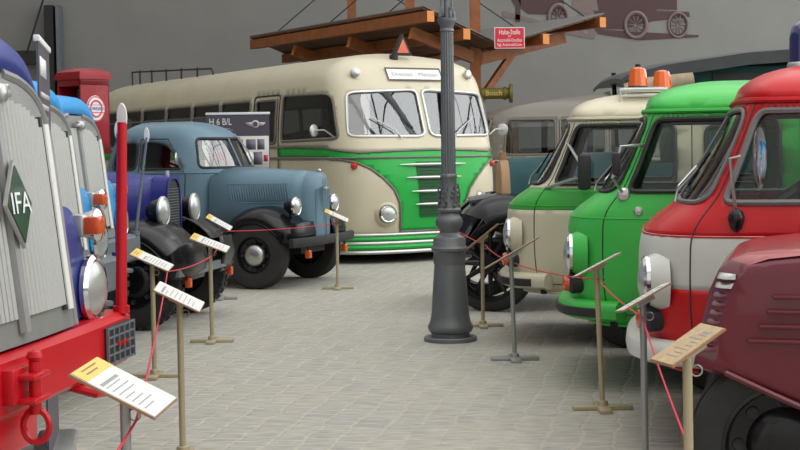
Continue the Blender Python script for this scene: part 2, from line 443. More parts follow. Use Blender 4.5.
def seat(par, x, y, w, z0, m, name='seat'):
    mb = MB(); mb.box((x, y - w / 2, z0), (x + 0.45, y + w / 2, z0 + 0.14), m, 0.04); mb.box((x + 0.38, y - w / 2, z0 + 0.1), (x + 0.5, y + w / 2, z0 + 0.62), m, 0.05)
    return mb.build(name, par)
def steering(par, c, r, tilt=R(35)):
    mb = MB(); q = Matrix.Rotation(tilt, 3, 'Y'); c = Vector(c)
    mb.tube([c + q @ Vector((r * cos(a), r * sin(a), 0)) for a in [2 * pi * i / 24 for i in range(24)]], 0.014, M['black'], 6, True)
    for a in (0.5, pi - 0.5, pi * 1.5): mb.cyl(c, c + q @ Vector((r * cos(a), r * sin(a), 0)), 0.009, M['black'], 6)
    mb.cyl(c, c + q @ Vector((0, 0, -0.5)), 0.02, M['black'], 8)
    return mb.build('steering_wheel', par)
# ================================================================ THE HALL
def floor_mat():
    m = bpy.data.materials.new('cobbled_floor'); m.use_nodes = True; nt = m.node_tree; b = nt.nodes['Principled BSDF']; L = nt.links.new
    tc = nt.nodes.new('ShaderNodeTexCoord'); mp = nt.nodes.new('ShaderNodeMapping'); mp.inputs['Rotation'].default_value = (0, 0, R(-78.6))
    L(tc.outputs['Object'], mp.inputs['Vector'])
    wn = nt.nodes.new('ShaderNodeTexNoise'); wn.inputs['Scale'].default_value = 5.0; L(mp.outputs[0], wn.inputs['Vector'])
    sub = nt.nodes.new('ShaderNodeVectorMath'); sub.operation = 'SUBTRACT'; sub.inputs[1].default_value = (0.5, 0.5, 0.5); L(wn.outputs['Color'], sub.inputs[0])
    sc = nt.nodes.new('ShaderNodeVectorMath'); sc.operation = 'SCALE'; sc.inputs['Scale'].default_value = 0.10; L(sub.outputs[0], sc.inputs[0])
    ad = nt.nodes.new('ShaderNodeVectorMath'); L(mp.outputs[0], ad.inputs[0]); L(sc.outputs[0], ad.inputs[1])
    br = nt.nodes.new('ShaderNodeTexBrick'); br.inputs['Scale'].default_value = 1.0; br.inputs['Brick Width'].default_value = 0.12; br.inputs['Row Height'].default_value = 0.175
    br.inputs['Mortar Size'].default_value = 0.020; br.inputs['Mortar Smooth'].default_value = 0.9; br.inputs['Bias'].default_value = 0.0
    br.inputs['Color1'].default_value = (0.315, 0.31, 0.29, 1); br.inputs['Color2'].default_value = (0.38, 0.365, 0.325, 1); br.inputs['Mortar'].default_value = (0.43, 0.405, 0.335, 1)
    L(ad.outputs[0], br.inputs['Vector'])
    n1 = nt.nodes.new('ShaderNodeTexNoise'); n1.inputs['Scale'].default_value = 1.1; n1.inputs['Detail'].default_value = 8; n1.inputs['Roughness'].default_value = 0.65; L(tc.outputs['Object'], n1.inputs['Vector'])
    n2 = nt.nodes.new('ShaderNodeTexNoise'); n2.inputs['Scale'].default_value = 22; n2.inputs['Detail'].default_value = 5
    mp2 = nt.nodes.new('ShaderNodeMapping'); mp2.inputs['Scale'].default_value = (0.35, 1.6, 1); L(tc.outputs['Object'], mp2.inputs[0]); L(mp2.outputs[0], n2.inputs['Vector'])
    mr = nt.nodes.new('ShaderNodeMapRange'); mr.inputs[1].default_value = 0.35; mr.inputs[2].default_value = 0.65; mr.inputs[3].default_value = 0.0; mr.inputs[4].default_value = 0.75; L(n1.outputs['Fac'], mr.inputs[0])
    mx = nt.nodes.new('ShaderNodeMix'); mx.data_type = 'RGBA'; L(mr.outputs[0], mx.inputs[0]); L(br.outputs['Color'], mx.inputs[6]); mx.inputs[7].default_value = (0.40, 0.375, 0.31, 1)
    mr2 = nt.nodes.new('ShaderNodeMapRange'); mr2.inputs[1].default_value = 0.25; mr2.inputs[2].default_value = 0.75; mr2.inputs[3].default_value = 0.72; mr2.inputs[4].default_value = 1.25; L(n2.outputs['Fac'], mr2.inputs[0])
    vm = nt.nodes.new('ShaderNodeVectorMath'); vm.operation = 'SCALE'; L(mx.outputs[2], vm.inputs[0]); L(mr2.outputs[0], vm.inputs['Scale']); L(vm.outputs[0], b.inputs['Base Color'])
    b.inputs['Roughness'].default_value = 0.75
    bp = nt.nodes.new('ShaderNodeBump'); bp.inputs['Strength'].default_value = 0.35; bp.inputs['Distance'].default_value = 0.012; bp.invert = True
    L(br.outputs['Fac'], bp.inputs['Height']); L(bp.outputs[0], b.inputs['Normal'])
    return m
mb = MB(); mb.add([(-14, -6, 0), (14, -6, 0), (14, 33, 0), (-14, 33, 0)], [(0, 1, 2, 3)], floor_mat(), True); struct(mb.build('floor'))
wallm = mat('grey_plaster_wall', (0.235, 0.23, 0.215), 0.9, noise=0.04, nscale=1.2)
def wallbox(name, lo, hi, m=None): mb = MB(); mb.box(lo, hi, m or wallm); return struct(mb.build(name))
wallbox('wall_back', (-14, 32, 0), (14, 32.3, 11)); wallbox('wall_left', (-14.3, -6, 0), (-14, 32.3, 11))
wallbox('wall_right', (14, -6, 0), (14.3, 32.3, 1.6)); 
# daylight glazing along the right-hand wall
sky = mat('daylight_pane', (0.9, 0.9, 0.9), 0.3, emit=(0.95, 0.98, 1.0), estr=3.0)
for i in range(4):
    y0 = -4 + i * 9.0
    mb = MB(); mb.box((14.12, y0, 1.6), (14.16, y0 + 8.6, 8.6), sky)
    fr = MB(); 
    for q in range(5): fr.box((14.0, y0 + q * 2.15 - 0.06, 1.6), (14.2, y0 + q * 2.15 + 0.06, 8.6), M['under'])
    for z in (1.6, 4.0, 6.4, 8.6): fr.box((14.0, y0, z - 0.06), (14.2, y0 + 8.6, z + 0.06), M['under'])
    fr.tube([(13.9, y0, 2.0), (13.8, y0 + 4, 5.0), (13.9, y0 + 8.6, 7.4)], 0.16, M['under'])
    o = struct(fr.build('window_%d' % (i + 1))); p = mb.build('window_pane', o)
for i in range(4):  # sloping roof glazing above the right-hand wall
    y0 = -4 + i * 9.0; q = [(14.1, y0, 8.7), (14.1, y0 + 8.6, 8.7), (7.0, y0 + 8.6, 14.5), (7.0, y0, 14.5)]
    mb = MB(); mb.add(q, [(0, 1, 2, 3)], sky, True); fr = MB()
    for j in range(3): yy = y0 + j * 4.3; fr.tube([(14.0, yy, 8.6), (6.9, yy, 14.4)], 0.05, M['under'], 6)
    for t in (0, 0.5, 1): fr.tube([(14 - 7.1 * t, y0, 8.6 + 5.8 * t), (14 - 7.1 * t, y0 + 8.6, 8.6 + 5.8 * t)], 0.08, M['under'], 6)
    fr.tube([(13.8, y0, 8.5), (10, y0 + 4, 11.3), (6.9, y0 + 8.6, 14.0)], 0.22, M['under'], 8)
    o = struct(fr.build('window_%d' % (i + 5))); mb.build('window_pane', o)
# roof beams under the open glass roof
for i in range(7):
    mb = MB(); y = -4 + i * 6.0
    mb.box((-14, y - 0.12, 10.2), (14, y + 0.12, 10.7), M['greymetal']); struct(mb.build('trim_%d' % (i + 2)))
# steel column and rail on the back wall
mb = MB(); mb.box((-7.92, 31.6, 0), (-7.72, 31.95, 4.85), M['under']); mb.box((-7.66, 31.6, 0), (-7.58, 31.95, 4.85), M['greymetal'])
struct(mb.build('trim_20'))
mb = MB(); mb.box((-12.5, 31.7, 3.55), (-7.92, 31.95, 3.85), M['under']); struct(mb.build('trim_21'))
mb = MB(); mb.tube([(-7.75, 31.5, 5.4), (-8.35, 31.7, 3.8)], 0.025, M['under'], 6); struct(mb.build('trim_22'))

# ---------------- mural of a vintage truck printed on the back wall
def mural():
    root = thing('wall_mural', 'sepia mural of a vintage lorry and people printed high on the grey back wall', 'mural', (0, 31.985, 0))
    k = 32 / 1400.0
    def X(px): return (px - 400) * k
    def Z(py, px=620): return 1.5 + (150 - (px - 400) * 0.014 - py) * k
    def poly(mb, pts, m, y=0.0):
        n = len(pts); P = [(X(a), y, Z(b, a)) for a, b in pts]
        mb.add(P, [tuple(range(n))], m, True)
    mb = MB(); D, G = M['mural'], M['muralmid']
    poly(mb, [(531, -30), (560, -30), (566, 4), (566, 16), (530, 15), (524, 10), (520, 0)], D)
    poly(mb, [(594, -30), (658, -30), (658, 12), (690, 13), (691, 18), (655, 22), (625, 30), (595, 30), (596, 10)], D)
    poly(mb, [(630, -25), (678, -25), (678, 11), (630, 10)], D, -0.002)
    poly(mb, [(516, -8), (522, -8), (523, 4), (522, 23), (517, 23), (518, 8), (514, 2)], D)
    poly(mb, [(576, -10), (596, -10), (600, 12), (594, 12), (597, 38), (591, 38), (588, 14), (585, 14), (585, 38), (580, 38), (581, 12), (574, 10)], G, -0.003)
    poly(mb, [(505, 12), (525, 17), (560, 28), (560, 30), (530, 23), (505, 18)], G)
    poly(mb, [(596, 30), (640, 33), (700, 36), (699, 38), (640, 41), (600, 35)], D)
    poly(mb, [(560, 30), (596, 36), (596, 40), (555, 33)], G)
    poly(mb, [(612, 26), (624, 12), (650, 12), (652, 17), (632, 17), (622, 30)], D, -0.004)
    def ring(cx, cy, r, t, sp, kx=0.85):
        for rr in ((r, t, G), (r * 0.82, t * 0.5, D)):
            mb.tube([(X(cx) + rr[0] * k * kx * cos(a), -0.005, Z(cy, cx) + rr[0] * k * sin(a)) for a in [2 * pi * i / 28 for i in range(28)]], rr[1] * k, rr[2], 5, True)
        for i in range(sp):
            a = 2 * pi * i / sp; mb.tube([(X(cx), -0.005, Z(cy, cx)), (X(cx) + r * k * kx * 0.9 * cos(a), -0.005, Z(cy, cx) + r * k * 0.9 * sin(a))], 0.5 * k, G, 4)
    ring(560, 19, 13, 2.0, 10, 0.72); ring(637, 26, 12.5, 1.8, 10); ring(679, 26, 12, 1.2, 10, 0.8)
    mb.build('printed_picture', root, sharp=180)
mural()

# ================================================================ TIMBER CANOPY behind the cream-green bus
def canopy():
    root = thing('timber_canopy', 'orange-brown timber butterfly-roof shelter standing behind the cream and green bus', 'shelter')
    V0 = Vector((1.70, 24.5, 0)); d = Vector((-0.53, 0.848, 0)); e = Vector((0.848, 0.53, 0))
    def Pt(l, w_, z): return V0 + d * l + e * w_ + Vector((0, 0, z))
    def zz(w_): return 3.27 + (0.56 / 1.5 * -w_ if w_ < 0 else 0.60 / 2.3 * w_)
    for nm, wa, wb in (('roof_wing', -1.55, 0), ('roof_wing', 0, 2.35)):
        mb = MB(); L = 6.5
        for i in range(11):
            a, b = wa + (wb - wa) * i / 11, wa + (wb - wa) * (i + 1) / 11 - 0.012
            q = [Pt(-0.1, a, zz(a)), Pt(L, a, zz(a)), Pt(L, b, zz(b)), Pt(-0.1, b, zz(b))]
            mb.add(q + [p + Vector((0, 0, 0.03)) for p in q], [(0, 1, 2, 3), (4, 5, 6, 7), (0, 1, 5, 4), (1, 2, 6, 5), (2, 3, 7, 6), (3, 0, 4, 7)], M['boards'], True)
        q = [Pt(-0.14, wa, zz(wa) + 0.035), Pt(L, wa, zz(wa) + 0.035), Pt(L, wb, zz(wb) + 0.035), Pt(-0.14, wb, zz(wb) + 0.035)]
        mb.add(q + [p + Vector((0, 0, 0.02)) for p in q], [(0, 1, 2, 3), (4, 5, 6, 7), (0, 1, 5, 4), (1, 2, 6, 5), (2, 3, 7, 6), (3, 0, 4, 7)], M['roofgrey'], True)
        mb.build(nm, root)
    def beam(p, q, hw, hh, m, name):
        p, q = Vector(p), Vector(q); t = (q - p).normalized(); sd = t.cross(Vector((0, 0, 1))).normalized(); up = sd.cross(t); mb = MB()
        def sec(c): return [c + sd * hw + up * hh, c - sd * hw + up * hh, c - sd * hw - up * hh, c + sd * hw - up * hh]
        mb.loft([sec(p), sec(q)], m, cap=False, closed=True, flat=True)
        mb.add(sec(p), [(0, 1, 2, 3)], M['woodlight'], True); mb.add(sec(q), [(0, 1, 2, 3)], M['woodlight'], True)
        mb.build(name, root)
    for w_ in (-1.48, 0.95, 2.25, -0.75): beam(Pt(-0.22, w_, zz(w_) - 0.10), Pt(6.5, w_, zz(w_) - 0.10), 0.07, 0.09, M['wood'], 'purlin')
    for l in (0.6, 2.75, 4.95):
        beam(Pt(l, -1.35, zz(-1.35) - 0.26), Pt(l, 0.1, zz(0) - 0.2), 0.06, 0.10, M['wood'], 'rafter')
        beam(Pt(l, 0.0, zz(0) - 0.2), Pt(l, 2.0, zz(2.0) - 0.26), 0.06, 0.10, M['wood'], 'rafter')
        mb = MB(); c = Pt(l, 0, 0); mb.box((c.x - 0.09, c.y - 0.09, 0), (c.x + 0.09, c.y + 0.09, 5.4), M['wood']); mb.build('mast', root)
        beam(Pt(l, 0.08, 2.35), Pt(l, 0.85, 3.25), 0.05, 0.06, M['wood'], 'brace')
        mb = MB(); mb.tube([Pt(l, 0, 5.2), Pt(l + 1.1, -1.3, zz(-1.3) + 0.08)], 0.012, M['under'], 5); mb.tube([Pt(l, 0, 5.2), Pt(l - 0.6, 2.0, zz(2) + 0.08)], 0.012, M['under'], 5); mb.build('stay_cable', root)
canopy()

def enamel_sign():
    # hangs on the front edge of the canopy
    root = thing('enamel_sign', 'small red enamel bus stop sign with white lettering hung on the timber shelter', 'sign', (1.91, 24.0, 3.39), R(4))
    mb = MB(); mb.box((-0.26, -0.012, -0.19), (0.26, 0.012, 0.17), M['whiteink'], 0.004); mb.box((-0.248, -0.016, -0.178), (0.248, -0.010, 0.158), M['signred'])
    mb.box((-0.2, 0.0, 0.14), (-0.17, 0.5, 0.17), M['under']); mb.box((0.17, 0.0, 0.14), (0.2, 0.5, 0.17), M['under']); mb.build('sign_panel', root)
    mb = MB(); rx = Matrix.Rotation(pi / 2, 4, 'X')
    for t, z, sz, wd in (('Halte-Stelle', 0.085, 0.12, 0.36), ('der', 0.022, 0.05, 0.05), ('Automobil-Omnibus', -0.05, 0.085, 0.42), ('Kgl. Automobil-Linie', -0.125, 0.07, 0.42)):
        mb.text(t, sz, M['whiteink'], Matrix.Translation((0, -0.018, z)) @ rx, wd)
    mb.build('lettering', root, sharp=180)
enamel_sign()
def horn_sign():
    root = thing('olive_cylinder_sign', 'small olive horizontal cylinder sign with yellow lettering, fixed to the timber shelter post', 'sign', (1.56, 24.75, 2.47))
    mb = MB(); mb.cyl((-0.1, 0, 0), (0.42, 0, 0), 0.10, M['olive'], 20); mb.lathe([(0.001, 0), (0.17, 0.0), (0.17, 0.05), (0.001, 0.05)], M['olive'], (0.40, 0, 0), 'X', 24); mb.cyl((0.30, 0, 0), (0.34, 0, 0), 0.12, M['olive'], 20); mb.build('drum', root)
    mb = MB(); mb.text('Bosch', 0.13, M['yellow'], Matrix.Translation((0.12, -0.103, 0)) @ Matrix.Rotation(pi / 2, 4, 'X'), 0.28); mb.build('lettering', root, sharp=180)
horn_sign()

# ================================================================ CREAM AND GREEN BUS
def bus():
    root = thing('vintage_bus', 'large vintage cream and green coach with split windscreen, parked behind the lamp post', 'bus', (0.46, 18.75, 0), R(121))
    tab = [(0.12, 0.12, 0.26, 1.16, 10.50), (0.30, 0.30, 0.12, 1.25, 10.65), (0.6, 0.6, 0.04, 1.295, 10.75), (1.0, 1.0, 0.0, 1.30, 10.80), (1.4, 1.4, 0.05, 1.30, 10.80), (1.66, 1.66, 0.13, 1.295, 10.77),
           (2.0, 2.0, 0.25, 1.275, 10.70), (2.29, 2.29, 0.36, 1.24, 10.60), (2.45, 2.47, 0.44, 1.20, 10.50), (2.58, 2.63, 0.56, 1.09, 10.30), (2.70, 2.745, 0.78, 0.86, 10.00), (2.82, 2.81, 1.0, 0.56, 9.75), (2.95, 2.845, 1.15, 0.24, 9.65), (3.03, 2.85, 1.2, 0.01, 9.60)]
    S = Shell(tab, 0.95, 9.6, n=3.3, polar=True)
    X = lambda x: x - 0.95 + 1
    wl = rpoly([(0.022, 1.68), (0.54, 1.69), (0.525, 2.27), (0.022, 2.31)], 0.07)
    cw = rpoly([(0.62, 1.66), (X(1.95), 1.64), (X(1.95), 2.28), (0.66, 2.26)], [0.06, .05, .09, .14])
    door = rpoly([(X(2.05), 0.30), (X(2.90), 0.30), (X(2.90), 2.30), (X(2.05), 2.30)], 0.07)
    dwin = rpoly([(X(2.14), 1.62), (X(2.81), 1.62), (X(2.81), 2.23), (X(2.14), 2.23)], 0.07)
    WX = [3.02 + 1.12 * i for i in range(6)]
    wins = [rpoly([(X(x), 1.62), (X(x + 1.04), 1.62), (X(x + 1.04), 2.24), (X(x), 2.24)], 0.06) for x in WX]
    rearw = [rpoly([(S.smax() - 0.75, 1.65), (S.smax() - 0.08, 1.65), (S.smax() - 0.08, 2.2), (S.smax() - 0.75, 2.2)], 0.06)]
    arch = rpoly([(X(1.0), 0.1), (X(1.72), 0.1), (X(1.68), 0.62), (X(1.36), 0.80), (X(1.04), 0.62)], 0.1)
    arch2 = rpoly([(X(7.0), 0.1), (X(8.1), 0.1), (X(7.95), 0.7), (X(7.55), 0.86), (X(7.15), 0.7)], 0.1)
    up = [(0.0, 1.50), (0.3, 1.485), (0.48, 1.47), (0.62, 1.50), (0.8, 1.545), (X(1.4), 1.56), (X(9.5), 1.56), (S.smax(), 1.56)]
    lo = [(S.smax(), 1.40), (X(9.5), 1.40), (X(1.2), 1.41), (0.8, 1.40), (0.62, 1.38), (0.50, 1.34), (0.42, 1.26), (0.35, 1.14), (0.28, 0.97), (0.245, 0.8), (0.235, 0.6), (0.235, 0.42), (0.0, 0.42)]
    up = dens(up, 0.1, False); lo = dens(lo, 0.06, False)
    full = up + lo + [(-x, y) for x, y in lo[::-1]][1:] + [(-x, y) for x, y in up[::-1]][1:-1]
    F = S.skin({'_green': [full], 'door': [door], 'dwin': [dwin], 'cw': [cw], 'win': wins + rearw, 'ws': [wl], 'arch': [arch, arch2]}, 0.12, 3.03, 0.03, 0.16, 0.07)
    mb = S.mesh(F['body'], M['buscream']); S.mesh(F['_green'], M['busgreen'], into=mb)
    mb.build('body', root, recalc=False, solid=0.03, sharp=60)
    for sg in (-1, 1):
        fs = [f for f in F['door'] if sum(S.V[i][0] for i in f) * sg > 0]
        do = S.mesh(fs, M['buscream'], off=-0.006).build('door', root, recalc=False, solid=0.02)
        fs = [f for f in F['dwin'] if sum(S.V[i][0] for i in f) * sg > 0]
        dg_ = S.mesh(fs, M['darkglass'], off=-0.012).build('door_window', do, recalc=False)
        mb = MB(); S.line(mb, [(a * sg, b) for a, b in dwin], 0.018, M['brown'], 0.006); mb.build('door_window_frame', do)
        mb = MB(); S.line(mb, [(a * sg, b) for a, b in door], 0.008, M['seal'], 0.002); mb.build('door_gap', do)
    glaze(S, F, 'cw', [cw], M['darkglass'], M['brown'], 0.018, root, 'cab_window', -0.012, 'window_frame')
    glaze(S, F, 'win', wins + rearw, M['darkglass'], M['brown'], 0.018, root, 'side_window', -0.012, 'window_frame')
    for sg in (-1, 1):
        fs = [f for f in F['ws'] if (sum(S.V[i][0] for i in f) * sg) > 0]
        o = S.mesh(fs, M['windscreen'], off=-0.012).build('windscreen', root, recalc=False)
        mb = MB(); S.line(mb, [(a * sg, b) for a, b in wl], 0.022, M['alu'], 0.004); mb.build('windscreen_frame', o)
        mb = MB(); mb.tube([S.P(sg * 0.20, 1.64, 0.03), S.P(sg * 0.24, 1.75, 0.035), S.P(sg * 0.38, 1.93, 0.03)], 0.009, M['alu'], 6); mb.build('wiper', o)
    for sg in (-1, 1):
        for x in WX:
            x = X(x); mb = MB(); mb.tube([S.P(sg * x, 2.05, 0.004), S.P(sg * (x + 0.52), 2.05, 0.004), S.P(sg * (x + 1.04), 2.05, 0.004)], 0.014, M['brown'], 6); mb.build('ventilator_bar', root)
    pass
    for ln in (up, lo):
        mb = MB(); S.line(mb, [(-a, b) for a, b in ln[::-1]][:-1] + ln, 0.015, M['brown'], 0.006, closed=False); mb.build('belt_trim', root)
    # radiator grille
    g = rpoly([(-0.20, 0.62), (0.20, 0.62), (0.25, 1.36), (-0.25, 1.36)], 0.12)
    def S2(y): # lateral metres -> s on the nose
        return y
    mb = MB()
    gm = mat('green_mesh_grille', (0.006, 0.10, 0.02), 0.6)
    def onnose(y, z, off=0.0):
        lo_, hi_ = 0.0, 1.0; a = abs(y)
        for _ in range(24):
            mid = (lo_ + hi_) / 2
            if S.P(mid, z).y < a: lo_ = mid
            else: hi_ = mid
        return S.P(math.copysign((lo_ + hi_) / 2, y), z, off)
    rows = [[onnose(lerp(-1, 1, i / 12) * lerp(0.20, 0.26, j / 10), lerp(0.6, 1.34, j / 10), 0.012) for i in range(13)] for j in range(11)]
    mb.loft(rows, gm, cap=False)
    for j in range(1, 18):
        z = lerp(0.6, 1.34, j / 18); mb.tube([onnose(y, z, 0.016) for y in (-0.22, 0, 0.22)], 0.004, M['under'], 4)
    gr = mb.build('radiator_grille', root)
    for hw, z in ((0.52, 1.30), (0.43, 1.13), (0.36, 0.95), (0.30, 0.78)):
        mb = MB(); ys = [lerp(-hw, hw, i / 14) for i in range(15)]
        mb.tube([onnose(y, z, 0.035) for y in ys], 0.022, M['alu'], 8, radii=[0.006 + 0.016 * (1 - abs(y / hw) ** 3) for y in ys]); mb.build('chrome_bar', gr)
    for z, r_, mm in ((0.40, 0.022, M['alu']), (0.345, 0.03, M['busgreen']), (0.29, 0.026, M['alu']), (0.235, 0.034, M['busgreen']), (0.17, 0.03, M['alu'])):
        mb = MB(); ss = [lerp(-1.0, 1.0, i / 40) for i in range(41)]
        mb.tube([S.P(s_, max(z, 0.42), 0.05) * 1 + Vector((0, 0, z - max(z, 0.42))) for s_ in ss], r_, mm, 8); mb.build('bumper_strip', root)
    for sg in (-1, 1):
        p = onnose(sg * 0.70, 0.66, 0.0); mb = MB()
        mb.lathe([(0.20, -0.12), (0.17, 0.0), (0.125, 0.06)], M['buscream'], p, (-1, sg * 0.25, 0), 24); o = mb.build('lamp_pod', root)
        headlamp(root, p + Vector((-0.07, sg * 0.015, 0)), 0.105, (-1, sg * 0.22, 0), 0.1)
        mb = MB(); p = S.P(sg * 0.52, 1.30, 0.0); mb.lathe([(0.05, 0), (0.045, 0.03), (0.03, 0.05), (0.001, 0.055)], M['redlens'], p, (-1, sg * 0.5, 0), 16); mb.build('indicator', root)
        p = S.P(sg * 0.46, 2.50, 0.0); mb = MB(); mb.lathe([(0.03, -0.02), (0.06, 0.02), (0.065, 0.07), (0.05, 0.08), (0.001, 0.082)], M['alu'], p, (-1, sg * 0.4, 0.1), 18); mb.build('marker_lamp', root)
        # round mirror by the windscreen corner
        p = S.P(sg * 0.66, 1.68, 0.0); q = p + Vector((0.05, sg * 0.28, 0.09)); mb = MB(); mb.tube([p, (p + q) / 2 + Vector((0, 0, 0.05)), q], 0.01, M['alu'], 6)
        mb.lathe([(0.001, -0.02), (0.075, -0.015), (0.085, 0), (0.075, 0.012), (0.001, 0.014)], M['alu'], q, (1, sg * 0.45, 0), 20); mb.build('mirror', root)
    # destination board
    mb = MB(); rows = [[onnose(y, z, 0.015) for y in (-0.42, -0.2, 0, 0.2, 0.42)] for z in (2.43, 2.48, 2.54)]
    mb.loft(rows, M['destin'], cap=False); b_ = mb.build('destination_board', root)
    mb = MB(); c = onnose(0, 2.465, 0.03); mb.text('Dresden - Meissen', 0.10, M['louvre'], Matrix.Translation(onnose(0, 2.485, 0.024)) @ Matrix.Rotation(-pi / 2, 4, 'Z') @ Matrix.Rotation(R(55), 4, 'X'), 0.72); mb.build('lettering', b_, sharp=180)
    mb = MB(); rim = [onnose(y, 2.42, 0.02) for y in (-0.43, -0.2, 0, 0.2, 0.43)] + [onnose(y, 2.55, 0.02) for y in (0.43, 0.2, 0, -0.2, -0.43)]; mb.tube(rim, 0.012, M['brown'], 6, True); mb.build('board_frame', b_)
    # trailer triangle lamp on the roof
    mb = MB(); b0 = Vector((0.80, 0.12, 2.74)); mb.cyl(b0, b0 + Vector((0, 0, 0.07)), 0.06, M['under'])
    mb.prism([(-0.15, 0.06), (0.15, 0.06), (0, 0.36)], b0.x - 0.05, b0.x + 0.03, M['under'], 'YZ', 0.008); mb.prism([(-0.095, 0.095), (0.095, 0.095), (0, 0.29)], b0.x - 0.056, b0.x - 0.05, M['orange'], 'YZ')
    for v in mb.bm.verts:
        if v.co.z < 1: v.co.z += b0.z
    mb.build('triangle_lamp', root)
    mb = MB(); rz_ = lambda x: lerp(2.88, 3.02, (x - 5.6) / 3.7)
    mb.tube([(9.3, 0.75, 2.72), (9.3, 0.75, rz_(9.3)), (7.4, 0.75, rz_(7.4)), (5.6, 0.75, rz_(5.6)), (5.5, 0.75, 2.74)], 0.016, M['under'], 6)
    for x in (6.2, 6.9, 7.6, 8.3, 8.9): mb.cyl((x, 0.75, 2.76), (x, 0.75, rz_(x) + 0.03), 0.016, M['under'], 6)
    mb.build('roof_rail', root)
    mb = MB(); mb.box((0.35, -1.1, 0.45), (10.4, 1.1, 0.5), M['inner']); mb.box((0.30, -1.0, 1.1), (0.62, 1.0, 1.5), M['inner'], 0.04); mb.build('cabin_floor', root)
    for i in range(6):
        for y in (-0.6, 0.6): seat(root, 1.75 + i * 1.02, y, 0.85, 0.95, M['seatred'])
    steering(root, (0.85, -0.45, 1.52), 0.24, R(-30))
    for x in (1.36, 7.55):
        for y in (-1, 1): wheel(root, (x, y * 1.03, 0.46), 0.46, 0.26, y, hub=M['alu'])
    mb = MB(); mb.box((0.5, -0.7, 0.3), (10.2, 0.7, 0.46), M['under']); mb.build('chassis', root)
bus()

# ================================================================ GREY MINIBUS at the back right
def grey_bus():
    root = thing('grey_coach', 'grey cream coach with tan curtains, parked far back behind the cream and green van', 'bus', (1.0, 23.6, 0), R(0))
    tab = [(0.3, 0.3, 0.1, 0.98, 6.9), (0.7, 0.7, 0.0, 1.04, 7), (1.3, 1.3, 0.03, 1.05, 7), (1.7, 1.7, 0.12, 1.03, 6.95), (2.0, 2.0, 0.28, 0.98, 6.85), (2.14, 2.12, 0.5, 0.90, 6.7), (2.26, 2.22, 0.9, 0.74, 6.5), (2.38, 2.31, 1.5, 0.5, 6.2), (2.5, 2.37, 2.2, 0.2, 6.0), (2.58, 2.40, 2.5, 0.01, 5.9)]
    S = Shell(tab, 1.0, 6.0, n=2.4, polar=True); X = lambda x: x
    wins = [rpoly([(x, 1.40), (x + 0.72, 1.40), (x + 0.72, 1.96), (x, 1.96)], 0.06) for x in (0.80, 1.60, 2.40, 3.20, 4.0, 4.8)]
    ws = rpoly([(0.05, 1.42), (0.6, 1.42), (0.58, 1.98), (0.05, 1.98)], 0.08)
    belt = [(0, 0.3), (S.smax(), 0.3), (S.smax(), 1.12), (0, 1.12)]
    F = S.skin({'_low': [[(-S.smax(), 0.3), (S.smax(), 0.3), (S.smax(), 1.3), (-S.smax(), 1.3)]], 'win': wins, 'ws': [ws]}, 0.3, 2.58, 0.06, 0.2, 0.09)
    mb = S.mesh(F['body'], M['greycream']); S.mesh(F['_low'], M['brown'], into=mb); mb.build('body', root, recalc=False, solid=0.03)
    glaze(S, F, 'win', wins, M['darkglass'], M['brown'], 0.016, root, 'side_window', -0.012, 'window_frame'); glaze(S, F, 'ws', [ws], M['darkglass'], M['brown'], 0.016, root, 'windscreen', -0.012, 'windscreen_frame')
    mb = MB(); S.line(mb, [(-6, 1.3)] + [(lerp(-6, 6, i / 60), 1.3) for i in range(1, 60)] + [(6, 1.3)], 0.015, M['alu'], 0.004, closed=False); mb.build('waist_trim', root)
    for i in range(5):
        x = 1.0 + 0.8 * i
        mb = MB(); ys = []
        mb.loft([[(x - 0.26 + 0.025 * k, -0.93 + 0.02 * (k % 2), 1.30) for k in range(9)], [(x - 0.26 + 0.025 * k, -0.90 + 0.02 * (k % 2), 1.98) for k in range(9)]], M['curtain'], cap=False); mb.build('curtain', root)
        seat(root, x + 0.1, -0.45, 0.8, 0.85, M['seatred'])
    mb = MB(); mb.box((2.5, -0.35, 2.33), (3.6, 0.35, 2.44), M['greycream'], 0.03); mb.build('roof_hatch', root)
    mb = MB(); mb.box((0.3, -0.95, 0.4), (6.7, 0.95, 0.45), M['inner']); mb.build('cabin_floor', root)
    for x in (1.2, 5.4):
        for y in (-1, 1): wheel(root, (x, y * 0.85, 0.36), 0.36, 0.2, y)
grey_bus()
# ================================================================ BLUNT-NOSED VANS (three of one kind)
VT = [(0.33, 0.42, 0.12, 0.78, 4.32), (0.45, 0.50, 0.05, 0.815, 4.36), (0.65, 0.65, 0.01, 0.835, 4.38), (0.86, 0.86, 0.0, 0.845, 4.40), (1.0, 1.0, 0.005, 0.85, 4.40), (1.065, 1.065, 0.02, 0.85, 4.40),
      (1.15, 1.13, 0.08, 0.845, 4.38), (1.24, 1.20, 0.18, 0.83, 4.36), (1.32, 1.27, 0.25, 0.815, 4.34), (1.50, 1.45, 0.36, 0.79, 4.29), (1.74, 1.69, 0.485, 0.75, 4.22), (1.79, 1.735, 0.50, 0.75, 4.20),
      (1.87, 1.795, 0.52, 0.70, 4.14), (1.97, 1.855, 0.62, 0.56, 4.0), (2.09, 1.895, 0.78, 0.34, 3.8), (2.2, 1.912, 0.9, 0.16, 3.65), (2.28, 1.916, 0.95, 0.01, 3.6)]
